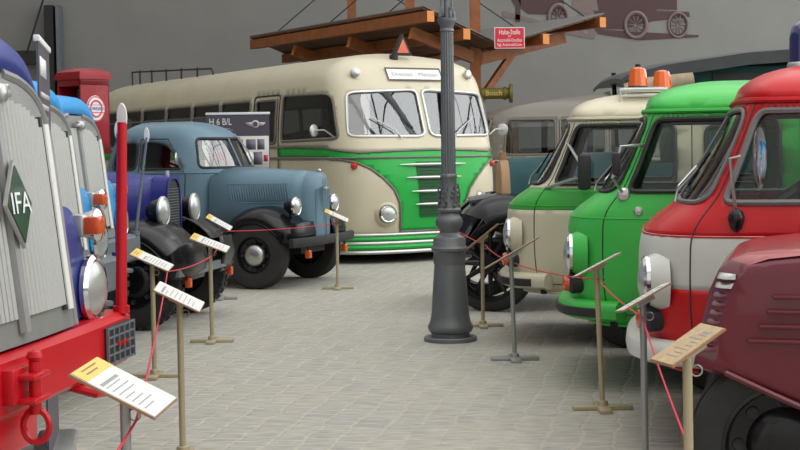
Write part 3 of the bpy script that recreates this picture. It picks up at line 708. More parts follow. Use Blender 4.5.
def van(label, loc, rz, upper, lower, low2, glass_seal, roofm, split, beacon, bumperm, kind):
    root = thing('blunt_nosed_van', label, 'van', loc, rz, 'three blunt-nosed vans parked in a row')
    S = Shell(VT, 0.75, 3.6, n=3.8, nr=4.0, polar=True); X = lambda x: x + 0.25
    sm = S.smax()
    ws = rpoly([(0.0, 1.27), (0.66, 1.29), (0.66, 1.68), (0.0, 1.72)], 0.001); ws = rpoly([(-0.54, 1.27), (0.54, 1.27), (0.535, 1.72), (-0.535, 1.72)], 0.08)
    dw = rpoly([(0.625, 1.275), (X(1.30), 1.275), (X(1.30), 1.71), (0.64, 1.71)], [0.06, 0.06, 0.07, 0.08])
    w2 = rpoly([(X(1.52), 1.30), (X(2.50), 1.30), (X(2.50), 1.69), (X(1.52), 1.69)], 0.07); w3 = rpoly([(X(2.62), 1.30), (X(3.55), 1.30), (X(3.55), 1.69), (X(2.62), 1.69)], 0.07)
    rw = rpoly([(sm - 0.6, 1.32), (sm - 0.05, 1.32), (sm - 0.05, 1.66), (sm - 0.6, 1.66)], 0.06)
    door = [(0.615, 0.42), (0.615, 0.7), (0.615, 0.95), (0.612, 1.08), (0.60, 1.16), (0.588, 1.22), (0.585, 1.26), (0.585, 1.5), (0.59, 1.745), (X(1.42), 1.745), (X(1.42), 0.42)]
    arch = rpoly([(X(0.42) if False else 0.80, 0.33), (X(1.24), 0.33), (X(1.20), 0.56), (X(1.0), 0.66), (0.84, 0.60)], 0.05)
    arch2 = rpoly([(X(2.98), 0.33), (X(3.66), 0.33), (X(3.6), 0.6), (X(3.32), 0.70), (X(3.04), 0.6)], 0.1)
    band = {'_c': [[(-sm, split), (sm, split), (sm, 1.235), (-sm, 1.235)]]} if kind == 'cream' else {}
    bands = {'_r': [[(-sm, 1.772), (sm, 1.772), (sm, 2.28), (-sm, 2.28)]], '_a': [[(-sm, 0.33), (sm, 0.33), (sm, split), (-sm, split)]]}
    if low2: bands['_b'] = [[(-sm, 0.33), (sm, 0.33), (sm, low2[0]), (-sm, low2[0])]]
    F = S.skin({**bands, **band, 'dw': [dw], 'win': [w2, w3, rw], '_ws': [ws], 'arch': [arch2]}, 0.33, 2.28, 0.025, 0.14, 0.05)
    mb = S.mesh(F['body'], upper if kind != 'cream' else lower)
    if band: S.mesh(F['_c'], upper, into=mb)
    S.mesh(F['_a'], lower, into=mb)
    if low2: S.mesh(F['_b'], low2[1], into=mb)
    mb.build('body', root, recalc=False, solid=0.02, sharp=60)
    mb = S.mesh(F['_r'], roofm); ro = mb.build('roof', root, recalc=False, solid=0.02, sharp=60)
    mb = MB(); S.line(mb, [(-sm, 1.765)] + [(lerp(-sm, sm, i / 60), 1.765) for i in range(1, 60)] + [(sm, 1.765)], 0.014, roofm, 0.008, closed=False); mb.build('rain_gutter', ro)
    o = S.mesh(F['_ws'], M['glass'], off=-0.01).build('windscreen', root, recalc=False)
    mb = MB(); S.line(mb, ws, 0.013, glass_seal, 0.002); mb.tube([S.P(0, 1.28, 0.004), S.P(0, 1.70, 0.004)], 0.008, glass_seal); mb.build('windscreen_seal', o)
    for sg in (-1, 1):
        mb = MB(); mb.tube([S.P(sg * 0.32, 1.25, 0.02), S.P(sg * 0.31, 1.29, 0.05), S.P(sg * 0.36, 1.42, 0.035)], 0.007, M['alu'], 6); mb.tube([S.P(sg * 0.34, 1.34, 0.03), S.P(sg * 0.40, 1.50, 0.03)], 0.006, M['black'], 5); mb.build('wiper', o)
    glaze(S, F, 'dw', [dw], M['glass'], glass_seal, 0.016, root, 'door_window'); glaze(S, F, 'win', [w2, w3, rw], M['glass'], glass_seal, 0.016, root, 'side_window')
    for sg in (-1, 1):
        mb = MB(); S.line(mb, [(a * sg, b) for a, b in door], 0.004, M['seal'], 0.0, closed=True, d=0.03); mb.build('door_gap', root)
        mb = MB(); mb.tube([S.P(sg * (X(1.22)), 1.14, 0.02), S.P(sg * X(1.22), 1.14, 0.045), S.P(sg * (X(1.36)), 1.14, 0.045)], 0.011, M['chrome'], 6); mb.build('door_handle', root)
    mb = MB(); S.line(mb, [(lerp(-sm, sm, i / 70), 1.068) for i in range(71)], 0.0045, upper, 0.002, closed=False); mb.build('crease', root)
    for sg in (-1, 1):
        p = S.P(sg * 0.45, 0.845, 0.0); d = Vector((-1, sg * 0.12, 0))
        mb = MB(); mb.lathe([(0.155, -0.07), (0.138, -0.01), (0.120, 0.022)], (lower if split > 0.9 else upper), p, tuple(d), 28); mb.build('lamp_pod', root)
        headlamp(root, p + d * 0.03, 0.115, d, 0.08)
        p = S.P(sg * 0.46, 0.66, 0.0); mb = MB(); mb.lathe([(0.06, -0.05), (0.066, 0.04), (0.05, 0.06)], M['strap'], p, (-1, sg * 0.25, 0), 18); mb.lathe([(0.052, 0.05), (0.045, 0.09), (0.001, 0.10)], M['orange'], p, (-1, sg * 0.25, 0), 18); mb.build('indicator', root)
    # bumper wrapping round the nose
    def bp(s_, z, off): q = S.P(s_, 0.55); n_ = Vector((q.x - 0.7, q.y * 0.7, 0)).normalized(); q = q + n_ * off; q.z = z; return q
    ss = [lerp(-0.70, 0.70, i / 40) for i in range(41)]
    prof = [(-0.02, 0.55), (0.03, 0.567), (0.07, 0.558), (0.09, 0.54), (0.095, 0.50), (0.088, 0.462), (0.05, 0.445), (-0.02, 0.45)]
    mb = MB(); mb.loft([[bp(s_, z, o_) for o_, z in prof] for s_ in ss], bumperm, cap=True)
    bo = mb.build('bumper', root, sharp=50)
    if kind != 'red':
        mb = MB(); mb.loft([[bp(s_, z, o_) for o_, z in [(0.086, 0.527), (0.104, 0.520), (0.108, 0.486), (0.098, 0.468), (0.082, 0.468)]] for s_ in ss[2:-2]], M['strap'], cap=True); mb.build('rubber_strip', bo)
    mb = MB(); mb.box((0.3, -0.74, 0.40), (4.2, 0.74, 0.46), M['under']); mb.box((0.22, -0.62, 1.0), (0.45, 0.62, 1.19), M['inner'], 0.05); mb.box((0.5, -0.68, 0.22), (4.1, 0.68, 0.41), M['under'], 0.05); mb.build('cabin_floor', root)
    for y in (-0.4, 0.4): seat(root, 1.05, y, 0.55, 0.80, M['seatgrey'])
    for x in (2.1, 3.0): seat(root, x, 0.0, 1.3, 0.75, M['seatgrey'])
    steering(root, (0.78, -0.38, 1.28), 0.2, R(-35))
    for x in (1.02 if False else 0.98, 3.32):
        for y in (-1, 1): wheel(root, (x, y * 0.70, 0.31), 0.31, 0.17, y, hub=M['chrome'])
    # mirrors
    if kind == 'cream':
        for sg in (-1,):
            a = S.P(sg * 0.60, 1.58, 0.0); b = S.P(sg * 0.58, 1.24, 0.0); c = Vector((0.62, sg * 0.98, 1.38)); c2 = Vector((0.60, sg * 0.98, 1.28)); mb = MB()
            mb.tube([a, c, c2, b], 0.012, M['alu'], 6); mb.box(c + Vector((-0.015, -0.09, -0.19)), c + Vector((0.075, 0.05, 0.07)), M['strap'], 0.025); mb.build('mirror', root)
    elif kind == 'green':
        a = S.P(-0.60, 1.56, 0.0); b = S.P(-0.62, 1.25, 0.0); mb = MB(); c = Vector((0.38, -0.93, 1.50)); d = Vector((0.33, -0.93, 1.32)); mb.tube([a, c, d, b], 0.010, M['alu'], 6)
        mb.box(Vector((0.33, -0.99, 1.33)), Vector((0.375, -0.87, 1.47)), M['strap'], 0.02); mb.lathe([(0.03, 0), (0.045, 0.01), (0.03, 0.03), (0.001, 0.035)], M['alu'], b, (0, -1, 0), 12); mb.build('mirror', root)
    else:
        b = S.P(-0.72, 1.215, 0.0); mb = MB(); c = b + Vector((-0.01, -0.05, 0.06)); top = b + Vector((0.03, -0.13, 0.30)); mb.tube([b, c, b + Vector((-0.03, -0.10, 0.26)), b + Vector((0.02, -0.13, 0.27))], 0.008, M['alu'], 6)
        mb.lathe([(0.001, -0.012), (0.06, -0.01), (0.085, 0), (0.06, 0.008), (0.001, 0.01)], M['chrome'], (0, 0, 0), (1, 0.35, 0.0), 22)
        for v in mb.bm.verts:
            if v.co.length < 0.2: v.co = Vector((v.co.x, v.co.y * 0.9, v.co.z * 1.7)) + b + Vector((0.10, -0.13, 0.26))
        mb.lathe([(0.001, 0.05), (0.03, 0.03), (0.04, 0), (0.025, -0.05), (0.001, -0.07)], M['black'], b + Vector((0.0, -0.03, -0.02)), 'Z', 14); mb.build('mirror', root)
    # little lamp on the door flank
    p = S.P(-0.76, 1.10 if kind != 'green' else 1.125, 0.0); mb = MB(); mb.lathe([(0.03, 0), (0.022, 0.012), (0.001, 0.016)], M['alu'], p, (0, -1, 0), 14)
    if kind == 'green': mb.build('side_marker', root)
    else: mb.bm.free()
    # roof furniture
    if beacon == 'rack':
        mb = MB(); x0, x1_, zt = 0.90, 1.24, 1.925
        for y in (-0.6, 0.6):
            mb.tube([(x0, y, 1.76), (x0, y, zt), (x1_, y, zt), (x1_, y, 1.76)], 0.014, M['white'], 6); mb.tube([(x0, y, 1.88), (x1_, y, 1.88)], 0.01, M['white'], 6)
        for x in (x0, x1_): mb.tube([(x, -0.6, zt), (x, 0.6, zt)], 0.014, M['white'], 6)
        mb.box((x0 + 0.02, -0.1, zt), (x1_ - 0.02, 0.1, zt + 0.02), M['white']); mb.box((x0 + 0.02, -0.55, zt), (x1_ - 0.02, -0.35, zt + 0.02), M['white']); mb.build('roof_rack', root)
        for (x, y) in ((1.02, -0.25), (1.20, 0.25)):
            mb = MB(); mb.lathe([(0.001, 0), (0.075, 0), (0.075, 0.02), (0.065, 0.025)], M['strap'], (x, y, zt + 0.02), 'Z', 20)
            mb.lathe([(0.072, 0.02), (0.072, 0.045), (0.062, 0.13), (0.055, 0.155), (0.03, 0.165), (0.001, 0.17)], M['amber'], (x, y, zt + 0.02), 'Z', 20, wob=lambda a, h: 1 + 0.03 * cos(10 * a)); mb.build('amber_beacon', root)
    if beacon == 'blue':
        mb = MB(); mb.lathe([(0.001, 0), (0.08, 0), (0.08, 0.04), (0.075, 0.05)], M['alu'], (0.84, 0, 1.875), 'Z', 22)
        mb.lathe([(0.07, 0.05), (0.068, 0.18), (0.055, 0.235), (0.025, 0.26), (0.001, 0.265)], M['bluebeacon'], (0.84, 0, 1.875), 'Z', 22); mb.build('blue_beacon', root)
    return root
van('cream blunt-nosed van with green bonnet band and amber beacons on its roof rack', (0.90, 11.3, 0), R(-11), M['vangreen'], M['cream'], None, M['seal'], M['cream'], 1.035, 'rack', M['cream'], 'cream')
van('all bright green blunt-nosed van between the cream van and the red van', (1.14, 9.32, 0), R(-12), M['green'], M['green'], None, M['seal'], M['green'], 0.5, None, M['green'], 'green')
van('red blunt-nosed van with a white waist band and a blue roof beacon', (1.28, 7.47, 0), R(-11.5), M['red'], M['white'], (0.815, M['red']), M['greyseal'], M['red'], 1.075, 'blue', M['white'], 'red')

# ================================================================ MAROON VEHICLE NOSE, right foreground
def maroon():
    root = thing('maroon_vintage_car', 'maroon louvred nose and front wheel of a vintage vehicle at the right edge', 'car', (1.335, 5.75, 0), R(-16))
    mb = MB(); prof = [(-0.01, 0.655), (0.02, 0.82), (0.05, 0.95), (0.085, 1.03), (0.13, 1.075), (0.20, 1.10), (0.36, 1.12), (0.7, 1.13), (1.5, 1.13), (2.4, 1.13), (2.4, 0.40), (0.9, 0.38), (0.36, 0.505)]
    secs = []
    for u in [-1, -.97, -.94, -.90, -.86, -.82, -.79, -.76, -.5, -.25, 0, .25, .5, .76, .79, .82, .86, .90, .94, .97, 1]:
        y = 0.56 * u; k = max(0, (abs(u) - 0.79) / 0.21); kr = abs(u) ** 6; cz = 0.8
        secs.append([Vector((x + (k * 0.085 - 0.085) * (1 if x < 0.3 else max(0, 1 - (x - 0.3) * 2)), y, cz + (z - cz) * (1 - (0.09 * kr if z > cz else 0.0)))) for x, z in prof])
    mb.loft(secs, M['maroon'], cap=True, closed=True)
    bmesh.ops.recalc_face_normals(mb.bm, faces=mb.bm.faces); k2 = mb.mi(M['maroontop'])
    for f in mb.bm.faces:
        if f.normal.z > 0.8 and f.calc_center_median().z > 1.05: f.material_index = k2  # upward faces of the bonnet take a brighter red than the sides
    es = [e for e in mb.bm.edges if len(e.link_faces) == 2 and e.calc_face_angle(0) > 1.0 and abs(e.verts[0].co.y) > 0.55]
    bmesh.ops.bevel(mb.bm, geom=es, offset=0.05, segments=4, affect='EDGES', profile=0.5)
    body = mb.build('bonnet', root, sharp=45)
    # louvres down the chamfered corner of the nose
    for sg in (-1, 1):
        for i in range(9):
            t = i / 8; x = lerp(0.075, 0.012, t); z = lerp(1.005, 0.735, t); rows = []; mb = MB()
            for q in range(9):
                f = q / 8; yy = lerp(0.455, 0.545, f); k = (yy / 0.56 - 0.79) / 0.21; xx = x + k * 0.085 - 0.085; g_ = 1 - abs(f - 0.5) ** 3 * 7.5
                rows.append([Vector((xx + 0.004, sg * yy, z + 0.014)), Vector((xx - 0.016 * g_, sg * (yy + 0.012 * g_), z + 0.002)), Vector((xx - 0.020 * g_, sg * (yy + 0.016 * g_), z - 0.007)), Vector((xx + 0.004, sg * yy, z - 0.004))])
            mb.loft(rows, M['alu'] if i < 2 else M['maroon']); mb.build('louvre', body)
            mb = MB(); mb.loft([[r_[0] + Vector((-0.004, sg * 0.003, -0.020)), r_[0] + Vector((-0.004, sg * 0.003, -0.031))] for r_ in rows[1:-1]], M['under'], cap=False); mb.build('vent_slot', body)
    for i, (xa, z) in enumerate(((0.20, 0.93), (0.18, 0.875), (0.15, 0.82), (0.11, 0.765))):
        mb = MB(); mb.box((xa, -0.585, z), (xa + 0.5, -0.55, z + 0.018), M['maroon'], 0.008); mb.build('raised_rib', body)
    mb = MB(); mb.box((0.36, -0.60, 0.54), (0.48, -0.56, 0.575), M['under'], 0.01); mb.cyl((0.38, -0.61, 0.557), (0.38, -0.56, 0.557), 0.016, M['chrome']); mb.build('bonnet_catch', body)
    mb = MB(); mb.tube([(0.03, -0.56, 0.65), (0.2, -0.565, 0.575), (0.36, -0.565, 0.505), (0.9, -0.565, 0.385)], 0.012, M['maroon'], 6); mb.build('bonnet_edge', body)
    wheel(root, (0.25, -0.42, 0.36), 0.36, 0.20, -1, rimr=0.24); wheel(root, (0.25, 0.42, 0.36), 0.36, 0.20, 1, rimr=0.24)
    mb = MB(); mb.box((0.3, -0.25, 0.3), (2.3, 0.25, 0.5), M['under']); mb.cyl((0.36, -0.35, 0.335), (0.36, 0.35, 0.335), 0.04, M['under']); mb.build('chassis', root)
maroon()

# ================================================================ TEAL VINTAGE LORRY behind the vans
def lorry():
    root = thing('teal_vintage_lorry', 'dark teal vintage lorry with black canvas roof and spoked wheels behind the vans', 'truck', (0.95, 13.55, 0), R(0))
    # bonnet, radiator
    def sec(x, w_, zt, zb, n=16):
        return [Vector((x, w_ * (abs(cos(a)) ** 0.8) * (1 if cos(a) > 0 else -1), zb + (zt - zb) * max(sin(a), 0) ** 0.8)) for a in [pi * i / n for i in range(n + 1)]]
    mb = MB(); mb.loft([sec(0.10, 0.36, 1.40, 0.72), sec(1.25, 0.46, 1.46, 0.70)], M['teal']); mb.build('bonnet', root)
    mb = MB(); mb.loft([sec(0.0, 0.345, 1.36, 0.70), sec(0.02, 0.37, 1.39, 0.68), sec(0.10, 0.37, 1.39, 0.68)], M['copper']); mb.cyl((0.05, 0, 1.38), (0.05, 0, 1.46), 0.035, M['copper']); mb.build('radiator', root)
    # front wings
    for sg in (-1, 1):
        fender(root, [(-0.42, 0.78), (-0.44, 0.92)] + arcpts(0.03, 0.62, 0.50, 150, 40, 10, 0.46)[0:] + [(0.60, 0.72), (0.85, 0.55)], sg * 0.20, sg * 0.84, M['black'], 0.26)
        wheel(root, (-0.12, sg * 0.66, 0.44), 0.44, 0.13, sg, yaw=R(-28), rimr=0.36, style='spoke', hub=M['alu'], capr=0.12)
        wheel(root, (3.9, sg * 0.72, 0.44), 0.44, 0.16, sg, rimr=0.36, style='spoke')
        headlamp(root, (-0.16, sg * 0.36, 0.98), 0.10, (-1, 0, 0))
    mb = MB(); mb.box((-0.25, -0.33, 0.50), (5.2, 0.33, 0.62), M['under']); mb.cyl((-0.12, -0.6, 0.44), (-0.12, 0.6, 0.44), 0.035, M['under']); mb.cyl((3.9, -0.65, 0.44), (3.9, 0.65, 0.44), 0.045, M['under']); mb.build('chassis', root)
    mb = MB(); mb.tube([(-0.25, -0.5, 0.95), (-0.3, -0.5, 1.02), (-0.1, -0.5, 1.05)], 0.04, M['iron']); mb.build('horn', root)
    # cab and box body
    mb = MB(); mb.box((1.25, -0.75, 0.62), (2.2, -0.70, 1.35), M['teal'], 0.01); mb.box((1.25, 0.70, 0.62), (2.2, 0.75, 1.35), M['teal'], 0.01); mb.box((1.72, -0.80, 0.62), (5.4, 0.80, 2.22), M['teal'], 0.02); mb.box((1.25, -0.75, 0.62), (1.3, 0.75, 1.5), M['teal'], 0.01)
    mb.build('body', root)
    for x in (1.95, 2.0, 3.0, 4.1): 
        mb = MB(); mb.box((x, -0.825, 1.4), (x + 0.04, -0.80, 2.2), M['teal'], 0.005) if x > 2.1 else mb.cyl((1.28 if x < 2 else 1.28, -0.72 if x < 2 else 0.72, 1.3), (1.24, -0.72 if x < 2 else 0.72, 2.25), 0.025, M['black']); mb.build('frame_post', root)
    mb = MB(); mb.box((1.9, -0.82, 1.60), (2.98, -0.80, 2.16), M['under'], 0.005); mb.box((3.12, -0.82, 1.60), (4.05, -0.80, 2.16), M['teal'], 0.008); mb.build('side_panel', root)
    secs = []
    for x, zt in ((1.06, 2.14), (1.10, 2.18), (1.45, 2.27), (2.2, 2.37), (3.2, 2.43), (5.5, 2.52)):
        secs.append([Vector((x, 0.92 * lerp(-1, 1, i / 14), zt - 0.04 * abs(lerp(-1, 1, i / 14)) ** 2.5)) for i in range(15)] + [Vector((x, 0.92 * lerp(1, -1, i / 14), zt - (0.04 if x < 1.2 else 0.11) - 0.04 * abs(lerp(1, -1, i / 14)) ** 2.5)) for i in range(15)])
    mb = MB(); mb.loft(secs, M['darkroof'], cap=True, closed=True); mb.build('canvas_roof', root)
    mb = MB(); mb.tube([(1.10, -0.86, 2.00), (1.3, -0.88, 2.05), (1.5, -0.88, 2.07), (1.70, -0.86, 2.10)], 0.085, M['canvas'], 12); mb.tube([(1.10, -0.86, 2.02), (1.06, -0.86, 1.82)], 0.05, M['canvas'], 8); mb.build('rolled_side_curtain', root)
lorry()

# ================================================================ LAMP POST
def lamp_post():
    root = thing('lamp_post', 'tall ornate cast iron grey lamp post standing on the cobbles in mid aisle', 'lamp post', (0.385, 10.94, 0))
    mb = MB(); mb.lathe([(0.001, 0.035), (0.20, 0.035), (0.208, 0.028), (0.21, 0.0)], M['iron'], (0, 0, 0), 'Z', 40); mb.build('base_plate', root)
    mb = MB(); mb.lathe([(0.150, 0.035), (0.150, 0.06), (0.168, 0.075), (0.178, 0.10), (0.176, 0.12), (0.160, 0.15), (0.150, 0.20), (0.142, 0.30), (0.132, 0.45), (0.122, 0.58), (0.120, 0.60)], M['iron'], (0, 0, 0), 'Z', 40)
    mb.build('pedestal', root)
    mb = MB(); mb.lathe([(0.120, 0.60), (0.124, 0.615), (0.124, 0.69), (0.130, 0.70)], M['iron'], (0, 0, 0), 'Z', 48, wob=lambda a, h: 1 + (0.02 * (1 if cos(24 * a) > 0 else -1) if 0.61 < h < 0.695 else 0))
    mb.lathe([(0.130, 0.70), (0.142, 0.71), (0.144, 0.73), (0.128, 0.75), (0.126, 0.80), (0.118, 0.815)], M['iron'], (0, 0, 0), 'Z', 40); mb.build('collar', root)
    mb = MB(); mb.lathe([(0.118, 0.815), (0.09, 0.83), (0.075, 0.85), (0.080, 0.87), (0.105, 0.91), (0.108, 0.94), (0.095, 0.97), (0.078, 0.985), (0.074, 1.0), (0.092, 1.015), (0.094, 1.03), (0.08, 1.045)], M['iron'], (0, 0, 0), 'Z', 40); mb.build('bulb_moulding', root)
    mb = MB(); mb.lathe([(0.078, 1.045), (0.074, 1.08), (0.066, 1.14), (0.060, 1.22), (0.058, 1.27), (0.064, 1.28), (0.064, 1.295), (0.055, 1.31)], M['iron'], (0, 0, 0), 'Z', 40, wob=lambda a, h: 1 + 0.05 * cos(8 * a + h * 30))
    for i in range(6):
        a = 2 * pi * i / 6
        for k in range(5):
            z = 1.06 + 0.035 * k; rr = 0.082 - 0.005 * k; b = a + 0.25 * sin(k * 2.0)
            c = Vector((rr * cos(b), rr * sin(b), z)); mb.lathe([(0.001, 0.016), (0.010, 0.010), (0.013, 0), (0.008, -0.012), (0.001, -0.018)], M['iron'], c, 'Z', 7)
        p = [Vector(((0.075 + 0.012 * sin(t * pi)) * cos(a + 0.3 * t), (0.075 + 0.012 * sin(t * pi)) * sin(a + 0.3 * t), 1.05 + 0.18 * t)) for t in (0, .25, .5, .75, 1)]
        mb.tube(p, 0.007, M['iron'], 6)
    mb.build('foliage_casting', root)
    mb = MB(); mb.lathe([(0.054, 1.305), (0.054, 1.4), (0.047, 2.40), (0.047, 2.42)], M['iron'], (0, 0, 0), 'Z', 96, wob=lambda a, h: 1 + 0.055 * cos(16 * a)); mb.build('fluted_column', root)
    mb = MB(); mb.lathe([(0.048, 2.41), (0.056, 2.415), (0.056, 2.425), (0.05, 2.435), (0.055, 2.46), (0.070, 2.485), (0.073, 2.50), (0.073, 2.515), (0.05, 2.52), (0.001, 2.52)], M['iron'], (0, 0, 0), 'Z', 32); mb.build('capital', root)
    mb = MB(); mb.cyl((0, 0, 2.52), (0, 0, 4.1), 0.020, M['iron'])
    for x in (-0.04, 0.04):
        mb.tube([(x, 0, 2.50), (x, 0, 4.0)], 0.009, M['iron'], 8); mb.box((x - 0.018, -0.02, 2.53), (x + 0.018, 0.02, 2.60), M['iron'], 0.005)
    for i in range(4):
        a = 2 * pi * i / 4 + 0.4; mb.lathe([(0.001, 0.03), (0.012, 0.02), (0.012, -0.02), (0.001, -0.02)], M['iron'], (0.062 * cos(a), 0.062 * sin(a), 2.54), 'Z', 8)
    for z in (2.565, 3.2, 3.9): mb.box((-0.055, -0.012, z - 0.012), (0.055, 0.012, z + 0.012), M['iron'], 0.004)
    mb.build('upper_rods', root)
    mb = MB(); mb.lathe([(0.001, 4.05), (0.10, 4.05), (0.16, 4.12), (0.20, 4.5), (0.21, 4.52)], M['glass'], (0, 0, 0), 'Z', 6); mb.lathe([(0.23, 4.52), (0.20, 4.6), (0.06, 4.75), (0.001, 4.85)], M['iron'], (0, 0, 0), 'Z', 6); mb.build('lantern', root)
lamp_post()
# ================================================================ THREE LORRIES with silver grilles, left
def ifa(label, loc, rz, hood, wing, bump, polem, detail, lean=0.0, badge=False):
    root = thing('diesel_lorry', label, 'truck', loc, rz, 'lorries with silver slatted radiator fronts')
    def hw(z):
        return 0.53 if z < 1.45 else 0.53 * max(0.0, 1 - ((z - 1.45) / 0.335) ** 3.2) ** (1 / 2.6) if z < 1.785 else 0.0
    def g(y, z, off=0.0): return Vector((0.02 + 0.10 * (z - 0.88) / 0.85 + 0.02 * (abs(y) / 0.55) ** 2.2 - off, y, z))
    # grille surround
    zs = [0.86 + 0.03 * i for i in range(20)] + [1.45 + 0.0167 * i for i in range(21)]
    mb = MB(); rows = [[g(hw(min(z, 1.782)) * lerp(-1, 1, i / 20), z) for i in range(21)] for z in zs]
    mb.loft(rows, M['silver'], cap=False)
    rows2 = [[p + Vector((0.10, 0, 0)) for p in r_] for r_ in rows]
    out = [r_[0] for r_ in rows] + [r_[-1] for r_ in rows[::-1]]; out2 = [p + Vector((0.12, 0, 0)) for p in out]
    mb.loft([out, out2], M['silver'], cap=False)
    mb.tube([r_[0] + Vector((0.01, 0, 0)) for r_ in rows] , 0.022, M['silver'], 8); mb.tube([r_[-1] + Vector((0.01, 0, 0)) for r_ in rows], 0.022, M['silver'], 8)
    gr = mb.build('radiator_surround', root)
    # slatted panels left and right of the middle pillar
    for sg in (-1, 1):
        mb = MB(); n = 11
        def top(y): # inner arch
            zt = 0.95
            while zt < 1.74 and hw(zt + 0.075) > abs(y) + 0.035: zt += 0.01
            return zt - 0.02
        ys = [0.055 + i * (0.345 / (n - 1)) for i in range(n)]
        rowA = []
        for i, y in enumerate(ys):
            t = top(y + 0.01)
            mb.tube([g(sg * y, lerp(0.95, t, k / 8), 0.008) for k in range(9)], 0.0115, M['louvre'], 6)
        bk = [[g(sg * y, lerp(0.945, top(y + 0.01), k / 8), 0.004) for k in range(9)] for y in [ys[0] - 0.01] + ys[1:-1] + [ys[-1] + 0.01]]
        mb.loft(bk, M['greymetal'], cap=False); mb.build('slatted_panel', gr)
        mb = MB(); tt = top(0.44) + 0.03
        for y, r_, m in ((0.412, 0.013, M['seal']), (0.440, 0.026, M['plate']), (0.470, 0.013, M['seal'])):
            mb.tube([g(sg * y, lerp(0.93, tt + 0.02 - (y - 0.42), k / 8), 0.006) for k in range(9)], r_, m, 8)
        mb.build('side_strip', gr)
    mb = MB(); mb.tube([g(0, lerp(0.90, 1.70, k / 8), 0.008) for k in range(9)], 0.028, M['silver'], 8); mb.build('middle_pillar', gr)
    mb = MB(); c = g(0, 1.71, 0.035)
    mb.lathe([(0.001, 0.03), (0.03, 0.025), (0.038, 0)], M['alu'], c, '-X', 16)
    for sg in (-1, 1): mb.box(c + Vector((-0.012, sg * 0.02 if sg > 0 else -0.085, -0.012)), c + Vector((0.012, 0.085 if sg > 0 else -0.02, 0.012)), M['alu'], 0.004); mb.box(c + Vector((-0.012, sg * 0.04 if sg > 0 else -0.07, 0.018)), c + Vector((0.012, 0.07 if sg > 0 else -0.04, 0.034)), M['alu'], 0.004)
    mb.build('bonnet_badge', gr)
    if badge:
        mb = MB(); cx = g(0, 1.335, 0.055); dz, dy = 0.150, 0.108
        mt = Matrix.Translation(cx) @ Matrix.Rotation(R(7), 4, 'Y')
        def dia(k, o_): return [mt @ Vector((o_, y * k, z * k)) for y, z in ((0, dz), (dy, 0), (0, -dz), (-dy, 0))]
        mb.loft([dia(1, 0.012), dia(1, 0)], M['alu'], closed=True, flat=True); mb.loft([dia(0.88, 0.0), dia(0.88, -0.004)], M['emblem'], closed=True, flat=True)
        mb.tube([g(0, 1.335, 0.0), cx], 0.012, M['alu'])
        bd = mb.build('diamond_badge', gr); mb = MB()
        tm = mt @ Matrix.Translation((-0.007, 0, 0)) @ Matrix.Rotation(-pi / 2, 4, 'Z') @ Matrix.Rotation(pi / 2, 4, 'X')
        mb.text('IFA', 0.105, M['whiteink'], tm, 0.155); mb.build('badge_lettering', bd, sharp=180)
    # bonnet
    mb = MB(); secs = []
    for x, k, dzz in ((0.0, 1.0, 0.0), (0.004, 1.015, 0.06), (0.016, 1.02, 0.10), (0.05, 1.03, 0.13), (0.15, 1.04, 0.145), (0.5, 1.08, 0.155), (1.2, 1.2, 0.17)):
        row = []
        for i in range(25):
            a = pi * i / 24; y = 0.55 * k * (abs(cos(a)) ** 0.56) * (1 if cos(a) > 0 else -1); z = 1.25 + (0.545 + dzz) * max(sin(a), 0) ** 0.56
            row.append(Vector((0.025 + 0.10 * (min(z, 1.74) - 0.88) / 0.85 + 0.02 * (abs(y) / 0.55) ** 2.2 + x, y, z)))
        row = [Vector((row[0].x, row[0].y, 0.9))] + row + [Vector((row[-1].x, row[-1].y, 0.9))]
        secs.append(row)
    mb.loft(secs, hood, cap=False); mb.build('bonnet', root, solid=0.01)
    # wings, lamps
    for sg in (-1, 1):
        mb = MB(); secs = []
        for x, yo, zt, zb in ((0.10, 0.80, 1.24, 0.86), (0.13, 0.86, 1.30, 0.84), (0.28, 0.93, 1.335, 0.84), (0.6, 1.0, 1.33, 0.84), (1.2, 1.08, 1.28, 0.84)):
            yi = 0.56; row = []
            for i in range(13):
                a = pi / 2 * i / 12; row.append(Vector((x, sg * (lerp(yi, yo, 0.35) + (yo - lerp(yi, yo, 0.35)) * sin(a)), zb + (zt - zb) * (1 - 0.45 + 0.45 * cos(a)))))
            secs.append([Vector((x, sg * yi, zb)), Vector((x, sg * yi, zt))] + row + [Vector((x, sg * yo, zb))])
        mb.loft(secs, wing, cap=True, closed=True); wg = mb.build('wing', root, sharp=50)
        headlamp(root, (0.085, sg * 0.85, 0.965), 0.124, (-1, sg * 0.03, 0), 0.16, shell=wing)
        mb = MB(); mb.lathe([(0.001, -0.07), (0.05, -0.05), (0.066, 0), (0.07, 0.01), (0.062, 0.02), (0.001, 0.035)], M['chrome'], (0.09, sg * 0.92, 1.215), (-1, 0, 0), 20); mb.build('fog_lamp', root)
        mb = MB(); mb.box((0.08, sg * 0.80 - 0.05, 1.175), (0.18, sg * 0.80 + 0.05, 1.265), M['alu'], 0.012); mb.box((0.02, sg * 0.80 - 0.042, 1.185), (0.085, sg * 0.80 + 0.042, 1.255), M['orange'], 0.01); mb.build('indicator', root)
    # bumper
    mb = MB(); W = 1.13
    ys = [lerp(-W, W, i / 24) for i in range(25)]
    prof = [(0.02, 0.635), (-0.0, 0.655), (0.0, 0.825), (0.03, 0.848), (0.30, 0.848), (0.30, 0.635)]
    mb.loft([[Vector((x + 0.03 * (abs(y) / W) ** 3, y, z)) for x, z in prof] for y in ys], bump, closed=True); bo = mb.build('bumper', root, sharp=30)
